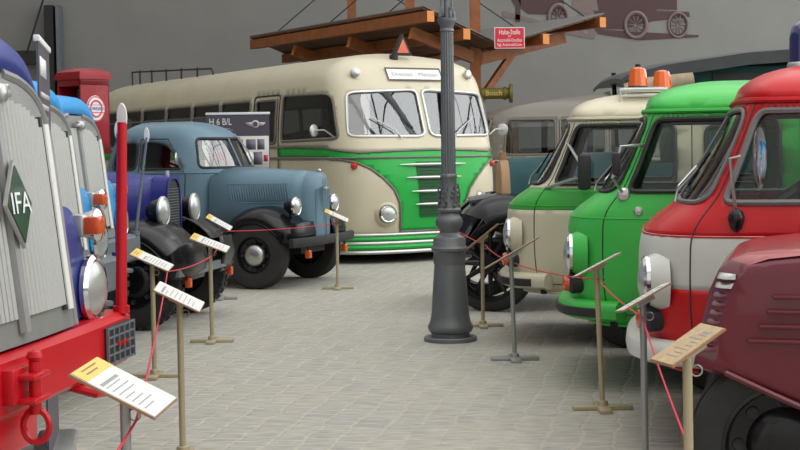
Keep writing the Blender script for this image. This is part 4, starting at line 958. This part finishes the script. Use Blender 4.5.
    for sg in (-1, 1):
        mb = MB(); y0, y1 = sorted((sg * 0.76, sg * 1.07))
        if detail:
            mb.box((-0.004, y0, 0.665), (0.03, y1, 0.815), M['under'])
            for i in range(6): mb.box((-0.010, lerp(y0, y1, i / 5) - 0.005, 0.665), (0.0, lerp(y0, y1, i / 5) + 0.005, 0.815), M['greymetal'])
            for i in range(5): mb.box((-0.009, y0, lerp(0.67, 0.81, i / 4) - 0.004), (0.0, y1, lerp(0.67, 0.81, i / 4) + 0.004), M['greymetal'])
            for i in range(3): mb.cyl((-0.006, lerp(y0, y1, 0.35 + 0.15 * i), 0.74), (-0.018, lerp(y0, y1, 0.35 + 0.15 * i), 0.74), 0.010, M['redlens'], 8)
            mb.build('corner_grating', bo)
        else:
            mb.cyl((0.12, sg * 0.8, 0.848), (0.12, sg * 0.8, 0.89), 0.03, M['under']); mb.cyl((0.09, sg * 0.72, 0.86), (0.17, sg * 0.86, 0.875), 0.015, M['under']); mb.build('bumper_bolt', bo)
        # guide pole
        tx = -0.03; mb = MB(); b0 = Vector((0.05, sg * 1.08, 0.84)); t0 = Vector((0.03 - lean, sg * 1.09, 1.63))
        mb.cyl(b0, b0 + Vector((0, 0, 0.03)), 0.035, polem); mb.cyl(b0, t0, 0.024 if detail else 0.014, polem, 12, 0.020 if detail else 0.010); po = mb.build('guide_pole', root)
        mb = MB(); mb.lathe([(0.001, -0.006), (0.038, -0.005), (0.042, 0), (0.038, 0.005), (0.001, 0.006)], M['plate'], (0, 0, 0), 'Y', 20)
        for v in mb.bm.verts: v.co = Vector((v.co.x * 0.55, v.co.y, v.co.z * 1.45)) + t0 + Vector((0, 0, 0.02))
        mb.build('pole_disc', po)
    # tow coupling
    mb = MB()
    c = Vector((-0.01, 0.12, 0.735))
    mb.box(c + Vector((-0.03, -0.10, -0.05)), c + Vector((0.03, 0.10, 0.07)), bump, 0.012)
    mb.box(c + Vector((-0.09, -0.07, 0.03)), c + Vector((-0.0, 0.07, 0.05)), bump, 0.008); mb.box(c + Vector((-0.09, -0.07, -0.05)), c + Vector((-0.0, 0.07, -0.03)), bump, 0.008)
    mb.cyl(c + Vector((-0.06, 0, -0.09)), c + Vector((-0.06, 0, 0.085)), 0.020, bump); mb.lathe([(0.001, 0.025), (0.022, 0.018), (0.028, 0), (0.012, -0.02)], bump, c + Vector((-0.06, 0, 0.10)), 'Z', 12)
    mb.tube([c + Vector((-0.06 + 0.045 * cos(a), 0.0, -0.13 + 0.055 * sin(a))) for a in [2 * pi * i / 16 for i in range(16)]], 0.012, bump, 6, True)
    mb.box((0.02, -0.12, 0.50), (0.2, 0.30, 0.64), bump, 0.02); mb.build('tow_coupling', root)
    mb = MB(); mb.tube([(0.1, -0.50, 0.64), (-0.04, -0.52, 0.60), (-0.05, -0.66, 0.585), (0.1, -0.68, 0.60)], 0.018, bump, 8); mb.build('tow_hook', root)
    # running gear and cab
    ax = 0.95 if detail else 0.55
    for sg in (-1, 1): wheel(root, (ax, sg * 0.90, 0.45), 0.45, 0.24, sg, tread=True, rimm=M['under'])
    mb = MB(); mb.box((0.3, -0.42, 0.55), (2.9, 0.42, 0.72), M['under']); mb.cyl((ax, -0.8, 0.45), (ax, 0.8, 0.45), 0.05, M['under']); mb.build('chassis', root)
    mb = MB(); mb.prism([(1.35, 0.8), (1.40, 1.75), (1.42, 1.82), (1.62, 2.35), (1.75, 2.42), (2.7, 2.42), (2.8, 2.3), (2.8, 0.8)], -1.05, 1.05, hood, 'XZ', 0.09, 4); cb = mb.build('cab', root)
    for sg in (-1, 1):
        mb = MB(); y0, y1 = sorted((sg * 0.05, sg * 0.9)); mb.add([(1.425, y0, 1.85), (1.425, y1, 1.85), (1.60, y1, 2.32), (1.60, y0, 2.32)], [(0, 1, 2, 3)], M['black'], True); mb.build('windscreen', cb, solid=0.01)
ifa('nearest lorry, dark blue bonnet, silver slatted grille with IFA diamond, red bumper', (-1.265, 4.72, 0), R(172), M['darkblue'], M['darkblue'], M['firered'], M['firered'], True, 0, True)
ifa('middle silver-grilled lorry, light blue bonnet, squeezed between the other two', (-1.92, 7.90, 0), R(172), M['lightblue'], M['lightblue'], M['greymetal'], M['darkblue'], False, 0.0)
ifa('farthest silver-grilled lorry, light blue bonnet and grey bumper, whole rounded grille top visible', (-2.25, 10.28, 0), R(172), M['lightblue'], M['lightblue'], M['greymetal'], M['greymetal'], False, 0.09)

# ================================================================ DARK BLUE VINTAGE CAR
def radsec(x, w_, zt, zb, ex=0.7, n=16):
    return [Vector((x, w_, zb))] + [Vector((x, w_ * (abs(cos(a)) ** ex) * (1 if cos(a) > 0 else -1), zb + (zt - zb) * (0.6 + 0.4 * max(sin(a), 0) ** ex))) for a in [pi * i / n for i in range(n + 1)]] + [Vector((x, -w_, zb))]
def indigo():
    root = thing('indigo_vintage_car', 'indigo vintage vehicle with tall dark radiator, black wings and drum headlamps', 'car', (-1.70, 12.42, 0), R(170))
    mb = MB(); mb.loft([radsec(0.33, 0.185, 1.30, 0.62), radsec(0.31, 0.195, 1.31, 0.62), radsec(0.31, 0.165, 1.27, 0.66)], M['indigo'], cap=False); mb.loft([radsec(0.33, 0.185, 1.30, 0.62), radsec(0.46, 0.195, 1.31, 0.62)], M['indigo'], cap=False)
    mb.cyl((0.38, 0, 1.30), (0.38, 0, 1.345), 0.025, M['alu']); rs = mb.build('radiator_shell', root)
    mb = MB(); mb.loft([radsec(0.325, 0.17, 1.275, 0.65)], M['under'], cap=False) if False else mb.add(radsec(0.325, 0.168, 1.275, 0.65), [tuple(range(19))], M['under'])
    for i in range(22): mb.tube([(0.318, -0.155, 0.68 + 0.024 * i), (0.318, 0.155, 0.68 + 0.024 * i)], 0.0035, M['greymetal'], 4)
    mb.build('radiator_core', rs)
    mb = MB(); mb.loft([radsec(0.46, 0.20, 1.30, 0.62), radsec(0.9, 0.33, 1.34, 0.60), radsec(1.5, 0.50, 1.38, 0.58)], M['indigo'], cap=False); mb.build('bonnet', root, solid=0.006)
    for sg in (-1, 1):
        fender(root, [(-0.02, 0.42), (-0.06, 0.58), (-0.03, 0.74)] + arcpts(0.46, 0.44, 0.50, 145, 50, 10) + [(0.95, 0.68), (1.25, 0.45), (1.45, 0.36), (2.0, 0.34)], sg * 0.22, sg * 0.82, M['black'], 0.16)
        wheel(root, (0.46, sg * 0.64, 0.41), 0.41, 0.16, sg, tread=True)
        wheel(root, (3.2, sg * 0.64, 0.41), 0.41, 0.16, sg)
        headlamp(root, (0.27, sg * 0.42, 1.00), 0.12, (-1, sg * 0.02, 0), 0.15, rim=M['alu']); mb = MB(); mb.tube([(0.33, sg * 0.42, 0.89), (0.36, sg * 0.36, 0.80), (0.40, sg * 0.20, 0.72)], 0.018, M['black'], 8); mb.build('lamp_bracket', root)
        mb = MB(); mb.box((-0.03, sg * 0.60 - 0.03, 0.36), (0.02, sg * 0.60 + 0.03, 0.44), M['orange'], 0.008); mb.build('indicator', root)
    mb = MB(); mb.loft([[Vector((0.05 * (abs(y) / 0.75) ** 3 - 0.04, y, z)) if q == 0 else Vector((0.05 * (abs(y) / 0.75) ** 3, y, z)) for q, z in ((0, 0.46), (0, 0.53), (1, 0.53), (1, 0.46))] for y in [lerp(-0.78, 0.78, i / 16) for i in range(17)]], M['greymetal'], closed=True)
    mb.box((0.0, -0.4, 0.46), (0.3, -0.36, 0.52), M['under']); mb.box((0.0, 0.36, 0.46), (0.3, 0.4, 0.52), M['under']); mb.build('bumper', root)
    mb = MB(); mb.box((0.25, -0.3, 0.42), (3.4, 0.3, 0.60), M['under']); mb.cyl((0.46, -0.6, 0.41), (0.46, 0.6, 0.41), 0.035, M['under']); mb.cyl((3.2, -0.6, 0.41), (3.2, 0.6, 0.41), 0.035, M['under']); mb.build('chassis', root)
    mb = MB(); mb.prism([(1.5, 0.5), (1.5, 1.35), (1.62, 1.42), (3.4, 1.35), (3.5, 0.5)], -0.62, 0.62, M['indigo'], 'XZ', 0.05); mb.build('body', root)
indigo()

# ================================================================ GREY-BLUE PICKUP
def opel():
    root = thing('grey_blue_pickup', 'grey-blue rounded vintage pickup with black wings, facing the aisle before the big bus', 'car', (-0.80, 15.75, 0), R(159))
    def hsec(x, w_, zt, zb, ex=0.62, n=18):
        return [Vector((x, w_ * 1.02, zb))] + [Vector((x, w_ * (abs(cos(a)) ** ex) * (1 if cos(a) > 0 else -1), lerp(zb, zt, 0.55) + (zt - lerp(zb, zt, 0.55)) * max(sin(a), 0) ** ex)) for a in [pi * i / n for i in range(n + 1)]] + [Vector((x, -w_ * 1.02, zb))]
    mb = MB(); mb.loft([hsec(0.20, 0.27, 1.27, 0.56), hsec(0.32, 0.31, 1.285, 0.56), hsec(0.7, 0.41, 1.31, 0.58), hsec(1.20, 0.58, 1.34, 0.58)], M['opel'], cap=False); bn = mb.build('bonnet', root, solid=0.006)
    # radiator shell: two flat cheeks meeting at a soft keel
    mb = MB(); secs = []
    for x, k, zt in ((0.055, 0.20, 1.20), (0.07, 0.55, 1.245), (0.11, 0.85, 1.265), (0.16, 0.97, 1.27), (0.22, 1.0, 1.272)):
        secs.append([Vector((x + 0.06 * (1.27 - p.z) * -0.3, p.y * k, p.z if p.z < 0.9 else 0.9 + (p.z - 0.9) * (zt - 0.9) / (1.272 - 0.9))) for p in hsec(0, 0.275, 1.272, 0.50)])
    mb.loft(secs, M['opel'], cap=True); rs = mb.build('radiator_shell', root, sharp=50)
    mb = MB(); 
    for sg in (-1, 1):
        for i in range(7): y = sg * (0.05 + 0.022 * i); xx = 0.038 + abs(y) * 0.20; mb.tube([(xx, y, 0.60), (xx - 0.004, y, 1.12 - 0.25 * abs(y))], 0.0045, M['opel'], 5)
    mb.tube([(0.025, 0, 0.52), (0.03, 0, 1.20)], 0.008, M['alu'], 6); mb.lathe([(0.001, 0.02), (0.02, 0.012), (0.025, 0), (0.015, -0.02)], M['alu'], (0.11, 0, 1.285), 'Z', 12)
    for sg in (-1, 1): mb.box((0.022, sg * 0.012 if sg > 0 else -0.06, 1.075), (0.035, 0.06 if sg > 0 else -0.012, 1.09), M['alu'], 0.003)
    mb.lathe([(0.001, 0.012), (0.02, 0.01), (0.022, 0)], M['alu'], (0.03, 0, 1.083), '-X', 14); mb.build('radiator_bars', rs)
    for sg in (-1, 1):
        mb = MB()
        def by(x): return interp([(0.2, 0.27), (0.32, 0.31), (0.7, 0.41), (1.26, 0.58)], x, 1)
        for i in range(24):
            x = 0.34 + i * 0.027; y = by(x) + 0.012; mb.tube([(x + 0.03, sg * (by(x) + 0.004), 1.13), (x + 0.02, sg * y, 1.10), (x, sg * (y + 0.006), 0.98), (x - 0.006, sg * (by(x) + 0.006), 0.95)], 0.008, M['opel'], 5)
        mb.tube([(0.33, sg * (by(0.33) + 0.008), 0.935), (0.98, sg * (by(0.98) + 0.008), 0.935), (1.01, sg * (by(1.01) + 0.008), 1.145), (0.36, sg * (by(0.36) + 0.008), 1.145)], 0.005, M['opel'], 5, True); mb.build('bonnet_louvres', bn)
        fender(root, [(0.06, 0.50), (0.05, 0.60), (0.08, 0.72)] + arcpts(0.56, 0.40, 0.50, 138, 48, 12) + [(0.96, 0.68), (1.15, 0.48), (1.30, 0.36), (1.5, 0.32), (2.4, 0.32)], sg * 0.24, sg * 0.80, M['black'], 0.17)
        wheel(root, (0.56, sg * 0.70, 0.37), 0.37, 0.19, sg, hub=M['alu'], rimr=0.21, capr=0.36); wheel(root, (3.1, sg * 0.70, 0.37), 0.37, 0.19, sg, hub=M['alu'], rimr=0.21, capr=0.36)
        headlamp(root, (0.16, sg * 0.52, 0.90), 0.095, (-1, sg * 0.02, 0), 0.14); mb = MB(); mb.cyl((0.24, sg * 0.5, 0.72), (0.22, sg * 0.52, 0.84), 0.02, M['black']); mb.build('lamp_bracket', root)
        mb = MB(); mb.box((0.0, sg * 0.50 - 0.035, 0.33), (0.06, sg * 0.50 + 0.035, 0.42), M['orange'], 0.01); mb.box((0.02, sg * 0.50 - 0.01, 0.41), (0.04, sg * 0.50 + 0.01, 0.48), M['under']); mb.build('indicator', root)
    mb = MB(); mb.loft([[Vector((0.06 * (abs(y) / 0.8) ** 3 - 0.02 + q, y, z)) for q, z in ((0.01, 0.46), (0, 0.48), (0, 0.54), (0.01, 0.56), (0.05, 0.56), (0.05, 0.46))] for y in [lerp(-0.84, 0.84, i / 16) for i in range(17)]], M['under'], closed=True)
    for y in (-0.35, 0.35): mb.box((0.02, y - 0.02, 0.48), (0.3, y + 0.02, 0.54), M['under'])
    mb.build('bumper', root)
    # cab
    tab = [(0.45, 0.45, 1.230, 0.64, 2.65), (0.9, 0.9, 1.130, 0.67, 2.7), (1.25, 1.25, 1.080, 0.67, 2.7), (1.34, 1.34, 1.100, 0.655, 2.68), (1.5, 1.5, 1.170, 0.62, 2.62), (1.66, 1.66, 1.260, 0.585, 2.54), (1.74, 1.74, 1.350, 0.55, 2.46),
           (1.82, 1.805, 1.480, 0.46, 2.32), (1.92, 1.845, 1.610, 0.32, 2.2), (2.02, 1.86, 1.710, 0.16, 2.1), (2.1, 1.865, 1.750, 0.01, 2.0)]
    S = Shell(tab, 1.85, 2.2, n=3.2, nr=2.6); X = lambda x: x - 0.85; sm = S.smax()
    ws = rpoly([(-0.62, 1.33), (0.62, 1.33), (0.56, 1.66), (-0.56, 1.66)], 0.08)
    dw = rpoly([(0.80, 1.32), (X(2.02), 1.32), (X(2.02), 1.62), (0.95, 1.62)], [0.05, 0.04, 0.06, 0.12]); qw = rpoly([(X(2.09), 1.32), (X(2.42), 1.32), (X(2.40), 1.60), (X(2.09), 1.62)], 0.06)
    F = S.skin({'_ws': [ws], 'dw': [dw, qw]}, 0.45, 2.1, 0.05, 0.12, 0.05)
    S.mesh(F['body'], M['opel']).build('cab', root, recalc=False, solid=0.015, sharp=55)
    o = S.mesh(F['_ws'], M['windscreen'], off=-0.008).build('windscreen', root, recalc=False); mb = MB(); S.line(mb, ws, 0.014, M['seal'], 0.003); mb.tube([S.P(0, 1.33, 0.005), S.P(0, 1.66, 0.005)], 0.012, M['opel']); mb.build('windscreen_seal', o)
    mb = MB(); mb.tube([S.P(-0.15, 1.70, 0.02), S.P(-0.25, 1.5, 0.03), S.P(-0.35, 1.38, 0.025)], 0.008, M['alu'], 5); mb.build('wiper', o)
    glaze(S, F, 'dw', [dw, qw], M['glass'], M['seal'], 0.012, root, 'side_window', -0.008)
    dl = [(0.78, 0.5), (0.78, 1.25), (0.93, 1.66), (X(2.05), 1.66), (X(2.05), 0.5)]
    for sg in (-1, 1): mb = MB(); S.line(mb, [(a * sg, b) for a, b in dl], 0.006, M['seal'], 0.0, closed=False); mb.build('door_gap', root)
    mb = MB(); S.line(mb, [(lerp(-sm, sm, i / 50), 1.275) for i in range(51)], 0.008, M['opel'], 0.004, closed=False); mb.build('waist_moulding', root)
    for sg in (-1, 1):
        mb = MB(); p = S.P(sg * 0.80, 1.30, 0); q = p + Vector((-0.05, sg * 0.24, 0.14)); mb.tube([p, p + Vector((-0.02, sg * 0.12, 0.05)), q], 0.008, M['alu'], 6); mb.lathe([(0.001, -0.015), (0.06, -0.01), (0.07, 0), (0.06, 0.01), (0.001, 0.012)], M['alu'], q, (-1, sg * -0.4, 0), 18); mb.build('mirror', root)
    mb = MB(); mb.box((1.4, -0.6, 0.42), (2.75, 0.6, 0.5), M['under']); mb.box((1.42, -0.55, 1.0), (1.6, 0.55, 1.28), M['inner'], 0.04); mb.build('cabin_floor', root); seat(root, 1.95, 0.0, 1.1, 0.75, M['seatgrey']); steering(root, (1.75, 0.3, 1.28), 0.19, R(-35))
    mb = MB(); mb.box((2.8, -0.72, 0.55), (4.1, 0.72, 0.62), M['opel']); mb.box((2.8, -0.72, 0.6), (4.1, -0.68, 1.0), M['opel'], 0.01); mb.box((2.8, 0.68, 0.6), (4.1, 0.72, 1.0), M['opel'], 0.01); mb.box((4.06, -0.72, 0.6), (4.1, 0.72, 1.0), M['opel'], 0.01); mb.build('load_bed', root)
    mb = MB(); mb.box((0.2, -0.32, 0.36), (4.0, 0.32, 0.50), M['under']); mb.cyl((0.56, -0.6, 0.37), (0.56, 0.6, 0.37), 0.035, M['under']); mb.cyl((3.1, -0.6, 0.37), (3.1, 0.6, 0.37), 0.035, M['under']); mb.build('chassis', root)
opel()

# ================================================================ PETROL PUMP
def pump():
    K = 0.84
    root = thing('petrol_pump', 'old red petrol pump with a round white STANDARD disc behind the lorries', 'petrol pump', (-3.36, 15.0, 0), R(-42))
    mb = MB(); mb.box((-0.24, -0.20, 0), (0.24, 0.20, 0.12), M['pumpred'], 0.01); mb.box((-0.17, -0.15, 0.12), (0.17, 0.15, 1.52), M['pumpred'], 0.02); mb.build('column', root)
    mb = MB(); mb.box((-0.25, -0.22, 1.50), (-0.22, 0.22, 2.28), M['pumpred'], 0.008); mb.box((0.22, -0.22, 1.50), (0.25, 0.22, 2.28), M['pumpred'], 0.008)
    mb.box((-0.25, 0.19, 1.50), (0.25, 0.22, 2.28), M['pumpred'], 0.008); mb.box((-0.25, -0.22, 1.50), (0.25, 0.22, 1.62), M['pumpred'], 0.008); mb.box((-0.25, -0.22, 2.22), (0.25, 0.22, 2.30), M['pumpred'], 0.008)
    mb.box((-0.16, 0.05, 1.62), (0.16, 0.19, 2.22), M['under']); mb.cyl((-0.08, 0, 1.62), (-0.08, 0, 2.2), 0.05, M['glass']); mb.cyl((0.08, 0, 1.62), (0.08, 0, 2.2), 0.05, M['glass']); mb.build('cabinet', root)
    mb = MB(); mb.loft([[Vector((x * k, y * k, z)) for x, y in ((-0.27, -0.24), (0.27, -0.24), (0.27, 0.24), (-0.27, 0.24))] for k, z in ((1, 2.29), (1.0, 2.33), (0.93, 2.37), (0.7, 2.40), (0.3, 2.415))], M['pumpred'], closed=True); mb.build('cap', root)
    mb = MB(); mb.lathe([(0.001, 0.014), (0.135, 0.014), (0.14, 0.0)], M['whiteink'], (0.25, 0, 1.98), 'X', 32)
    for r_, m in ((0.128, M['signred']), (0.085, M['signred'])): mb.tube([(0.266, r_ * cos(a), 1.98 + r_ * sin(a)) for a in [2 * pi * i / 32 for i in range(32)]], 0.006 if r_ > 0.1 else 0.010, m, 5, True)
    mb.box((0.262, -0.12, 1.945), (0.270, 0.12, 2.015), M['whiteink']); mb.box((0.262, -0.12, 1.938), (0.271, 0.12, 1.945), M['signred']); mb.box((0.262, -0.12, 2.015), (0.271, 0.12, 2.022), M['signred'])
    mb.text('STANDARD', 0.055, M['blueink'], Matrix.Translation((0.273, 0, 1.98)) @ Matrix.Rotation(pi / 2, 4, 'Z') @ Matrix.Rotation(pi / 2, 4, 'X'), 0.22); mb.build('disc_sign', root)
    mb = MB(); mb.tube([(-0.2, -0.22, 1.7), (-0.28, -0.3, 1.3), (-0.25, -0.3, 0.6), (-0.2, -0.26, 0.9), (-0.18, -0.2, 1.4)], 0.018, M['strap'], 8); mb.build('hose', root)
    for ch in root.children: ch.data.transform(Matrix.Diagonal((K, K, 1, 1)))
pump()

# ================================================================ ROLL-UP BANNERS
def banner(label, loc, rz, w_, h_, full):
    root = thing('roll_up_banner', label, 'banner', loc, rz)
    mb = MB(); mb.box((-w_ / 2 - 0.02, -0.10, 0), (w_ / 2 + 0.02, 0.10, 0.07), M['alu'], 0.02); mb.build('foot', root)
    mb = MB(); mb.box((-w_ / 2 - 0.01, -0.015, h_ - 0.03), (w_ / 2 + 0.01, 0.015, h_), M['whiteink'], 0.005); mb.cyl((0, 0.02, 0.05), (0, 0.02, h_), 0.01, M['alu']); mb.build('top_rail', root)
    mb = MB(); mb.box((-w_ / 2, -0.006, 0.06), (w_ / 2, 0.0, h_ - 0.02), M['banner']); sh = mb.build('printed_sheet', root)
    rx = Matrix.Rotation(pi / 2, 4, 'X'); mb = MB()
    if full:
        y = -0.009; b = lambda x0, z0, x1, z1, m, q=0.0: mb.box((x0, y - q, z0), (x1, y + 0.004, z1), m)
        mb.text('H 6 B/L', 0.12, M['whiteink'], Matrix.Translation((-0.22, y, h_ - 0.12)) @ rx, 0.28); b(-0.35, h_ - 0.205, -0.10, h_ - 0.20, M['bannerlight']); b(-0.35, h_ - 0.225, -0.06, h_ - 0.22, M['bannerlight'])
        mb.lathe([(0.001, 0.003), (0.048, 0.003), (0.05, 0)], M['bannerlight'], (0.22, y, h_ - 0.15), '-Y', 20)
        for sg in (-1, 1): mb.prism([(0.22 + sg * 0.02, h_ - 0.125), (0.22 + sg * 0.13, h_ - 0.13), (0.22 + sg * 0.10, h_ - 0.17), (0.22 + sg * 0.03, h_ - 0.185)], y - 0.002, y, M['bannerlight'])
        mb.lathe([(0.001, 0.004), (0.03, 0.004)], M['banner'], (0.22, y - 0.002, h_ - 0.15), '-Y', 20)
        b(-0.39, h_ - 0.80, 0.385, h_ - 0.30, M['bannerlight'])
        for x0, x1 in ((-0.35, -0.22), (-0.20, -0.07), (-0.05, 0.06), (0.10, 0.22), (0.24, 0.33)): b(x0, h_ - 0.47, x1, h_ - 0.34, M['bannerglass'], 0.002)
        b(-0.39, h_ - 0.66, 0.16, h_ - 0.50, M['bannerred'], 0.002); b(0.19, h_ - 0.66, 0.30, h_ - 0.50, M['bannerglass'], 0.002); b(0.32, h_ - 0.62, 0.37, h_ - 0.54, M['bannerred'], 0.002); b(-0.05, h_ - 0.78, 0.385, h_ - 0.70, M['bannerblue'], 0.002)
        mb.lathe([(0.001, 0.004), (0.06, 0.004)], M['under'], (0.06, y - 0.002, h_ - 0.68), '-Y', 18)
        mb.text('Industrie-', 0.10, M['whiteink'], Matrix.Translation((0.1, y, 0.38)) @ rx); mb.text('fahrzeuge', 0.10, M['whiteink'], Matrix.Translation((0.1, y, 0.27)) @ rx); b(-0.39, 0.075, 0.39, 0.15, M['bannerlight'])
    else:
        y = -0.009
        for i in range(9): mb.box((-w_ / 2 + 0.08 + 0.03 * (i % 3), y, h_ - 0.28 - 0.055 * i), (w_ / 2 - 0.1 - 0.07 * (i % 4), y + 0.004, h_ - 0.255 - 0.055 * i), M['bannerlight'])
        mb.box((-w_ / 2 + 0.08, y, h_ - 0.18), (w_ / 2 - 0.3, y + 0.004, h_ - 0.09), M['whiteink']); mb.box((-w_ / 2 + 0.1, y, h_ - 1.2), (w_ / 2 - 0.1, y + 0.004, h_ - 0.8), M['bannerlight'])
    mb.build('print', sh, sharp=180)
banner('plum roll-up banner lettered H 6 B/L with a bus picture behind the grey-blue pickup', (-2.02, 17.65, 0), R(0), 0.79, 2.0, True)
banner('plum roll-up banner with small pale print, standing between the nearest two lorries', (-1.725, 6.84, 0), R(100.5), 0.80, 2.05, False)

# ================================================================ LABEL STANDS AND CORD
def stand(label, x, y, zc, side, rot, postm, platem, L_=0.29, W_=0.25, tilt=27, roll=0.0, yel=True, foot=True, lean=0.0, footm=None, footrot=0.0):
    """side -1: left row (plate falls towards +X); +1: right row"""
    root = thing('label_stand', label, 'sign stand', (x, y, 0), 0.0, 'label stands along both rows of vehicles')
    mb = MB(); mb.tube([(0, 0, 0.02), (lean, 0, zc - 0.02)], 0.016, postm, 10); mb.build('post', root)
    mb = MB(); fm = footm or postm; q = Matrix.Rotation(footrot, 3, 'Z'); mb.box((-0.17, -0.035, 0.0), (0.17, 0.035, 0.025), fm, 0.004, q); mb.box((-0.035, -0.15, 0.0), (0.035, 0.15, 0.022), fm, 0.004, q); mb.lathe([(0.035, 0.022), (0.03, 0.05), (0.018, 0.055)], fm, (0, 0, 0), 'Z', 12); mb.build('foot', root)
    # plate: local u down-slope, v along; tilted
    mt = Matrix.Translation((lean, 0, zc)) @ Matrix.Rotation(R(rot), 4, 'Z') @ Matrix.Rotation(R(roll), 4, 'X') @ Matrix.Rotation(R(tilt) * (1 if side < 0 else -1), 4, 'Y')
    k = 1 if side < 0 else -1
    def bx(mb, u0, v0, w0, u1, v1, w1, m):
        c = [(u0, v0, w0), (u1, v0, w0), (u1, v1, w0), (u0, v1, w0), (u0, v0, w1), (u1, v0, w1), (u1, v1, w1), (u0, v1, w1)]
        mb.add([mt @ Vector(p) for p in c], [(0, 1, 2, 3), (4, 5, 6, 7), (0, 1, 5, 4), (1, 2, 6, 5), (2, 3, 7, 6), (3, 0, 4, 7)], m, True)
    mb = MB(); bx(mb, -L_ / 2, -W_ / 2, -0.007, L_ / 2, W_ / 2, 0.0, M['backing']); bx(mb, -0.04, -0.04, -0.03, 0.04, 0.04, -0.007, fm); pl = mb.build('backing_board', root)
    mb = MB(); e = 0.004; bx(mb, -L_ / 2 + e, -W_ / 2 + e, 0.0, L_ / 2 - e, W_ / 2 - e, 0.003, platem)
    pr = MB(); u0 = -k * L_ / 2; ys = 0.055 if yel else 0.0
    if yel:
        a, b = sorted((u0 + k * e, u0 + k * 0.058)); bx(mb, a, -W_ / 2 + e, 0.003, b, W_ / 2 - e, 0.0045, M['yellow'])
        for j in range(2):
            c0 = u0 + k * (0.016 + 0.018 * j); a, b = sorted((c0, c0 + k * 0.006)); bx(pr, a, -0.07, 0.0045, b, 0.06 - 0.03 * j, 0.0052, M['backing'])
    random.seed(int(x * 1000) & 255)
    n = 8
    for j in range(n):
        c0 = u0 + k * (ys + 0.035 + j * (L_ - ys - 0.06) / n); th = 0.004 if j else 0.012; a, b = sorted((c0, c0 + k * th)); wv = W_ / 2 - 0.03; sp = random.uniform(-0.2, wv)
        bx(pr, a, -wv, 0.003, b, -wv + (wv * 2) * random.uniform(0.35, 0.95), 0.0038, M['print'])
    mb.build('label_sheet', pl); pr.build('printed_lines', pl)
    mb = MB(); mb.tube([(lean * 0.8 + 0.028 + 0.018 * cos(a), 0.0, zc - 0.085 + 0.018 * sin(a)) for a in [2 * pi * i / 14 for i in range(14)]], 0.003, M['greypost'], 5, True); mb.build('cord_ring', root)
    return root
P_, G_ = M['post'], M['greypost']
stand('nearest left white label with yellow strip on grey post, before the red bumper', -0.835, 4.18, 0.80, -1, -6, G_, M['plate'], 0.285, 0.25, 27, roll=3)
stand('white label on wide brass post without yellow strip, right of the red bumper', -1.09, 6.86, 0.795, -1, 2, P_, M['plate'], 0.25, 0.24, 27, roll=5, yel=False)
stand('white label on brass post beside the front tyre of the farthest silver-grilled lorry', -1.66, 9.33, 0.79, -1, 0, P_, M['plate'], 0.28, 0.25, 25, roll=5)
stand('white label on tall brass post in front of the indigo vehicle black wing', -1.50, 11.02, 0.79, -1, 0, P_, M['plate'], 0.31, 0.26, 22, roll=6)
stand('white label on thin grey post left of the pickup front wheel', -1.84, 14.24, 0.79, -1, 0, G_, M['plate'], 0.28, 0.25, 30, roll=6)
stand('white label on brass post right before the grey-blue pickup radiator', -0.685, 15.15, 0.80, -1, 0, P_, M['plate'], 0.28, 0.25, 25, roll=6)
stand('label seen edge-on on thin brass post by the spoked wheel', 0.69, 11.76, 0.76, 1, 0, P_, M['tan'], 0.33, 0.21, 38, roll=-9, yel=False)
stand('long label seen edge-on on grey post in front of the cream van', 0.80, 9.86, 0.76, 1, 0, G_, M['plate'], 0.44, 0.21, 29, roll=-8, yel=False, lean=-0.02)
stand('label seen edge-on on brass post in front of the all green van', 1.145, 7.95, 0.83, 1, 0, P_, M['plate'], 0.29, 0.21, 27, roll=-7, yel=False, lean=-0.03)
stand('white-edged label on pale grey post by the red van bumper', 1.085, 6.2, 0.83, 1, 0, G_, M['plate'], 0.25, 0.21, 29, roll=-8, yel=False, lean=-0.01)
stand('tan wooden label, nearest of the right row, before the maroon vehicle wheel', 0.925, 4.46, 0.865, 1, 18, P_, M['tan'], 0.22, 0.15, 30, yel=False, lean=-0.01)

def cord(label, pts, sag=0.05, r_=0.0042):
    mb = MB(); out = []
    for a, b in zip(pts, pts[1:]):
        a, b = Vector(a), Vector(b)
        for i in range(10): t = i / 10; out.append(a.lerp(b, t) - Vector((0, 0, sag * 4 * t * (1 - t) * min(1, (b - a).length / 2))))
    out.append(Vector(pts[-1])); mb.tube(out, r_, M['rope'], 6); o = mb.build('barrier_cord', sharp=180); tag(o, label, 'cord')
cord('red cord strung along the left row of label stands', [(-0.86, 3.25, 0.55), (-0.80, 4.17, 0.70), (-1.55, 9.28, 0.715), (-1.47, 11.0, 0.70), (-1.81, 14.22, 0.70), (-0.66, 15.13, 0.72)], 0.03)
cord('red cord strung along the right row of label stands', [(0.35, 12.9, 0.86), (0.71, 11.74, 0.69), (0.80, 9.84, 0.69), (1.12, 7.93, 0.75), (1.07, 6.19, 0.745), (0.93, 4.45, 0.50), (0.90, 4.0, 0.2)], 0.02)
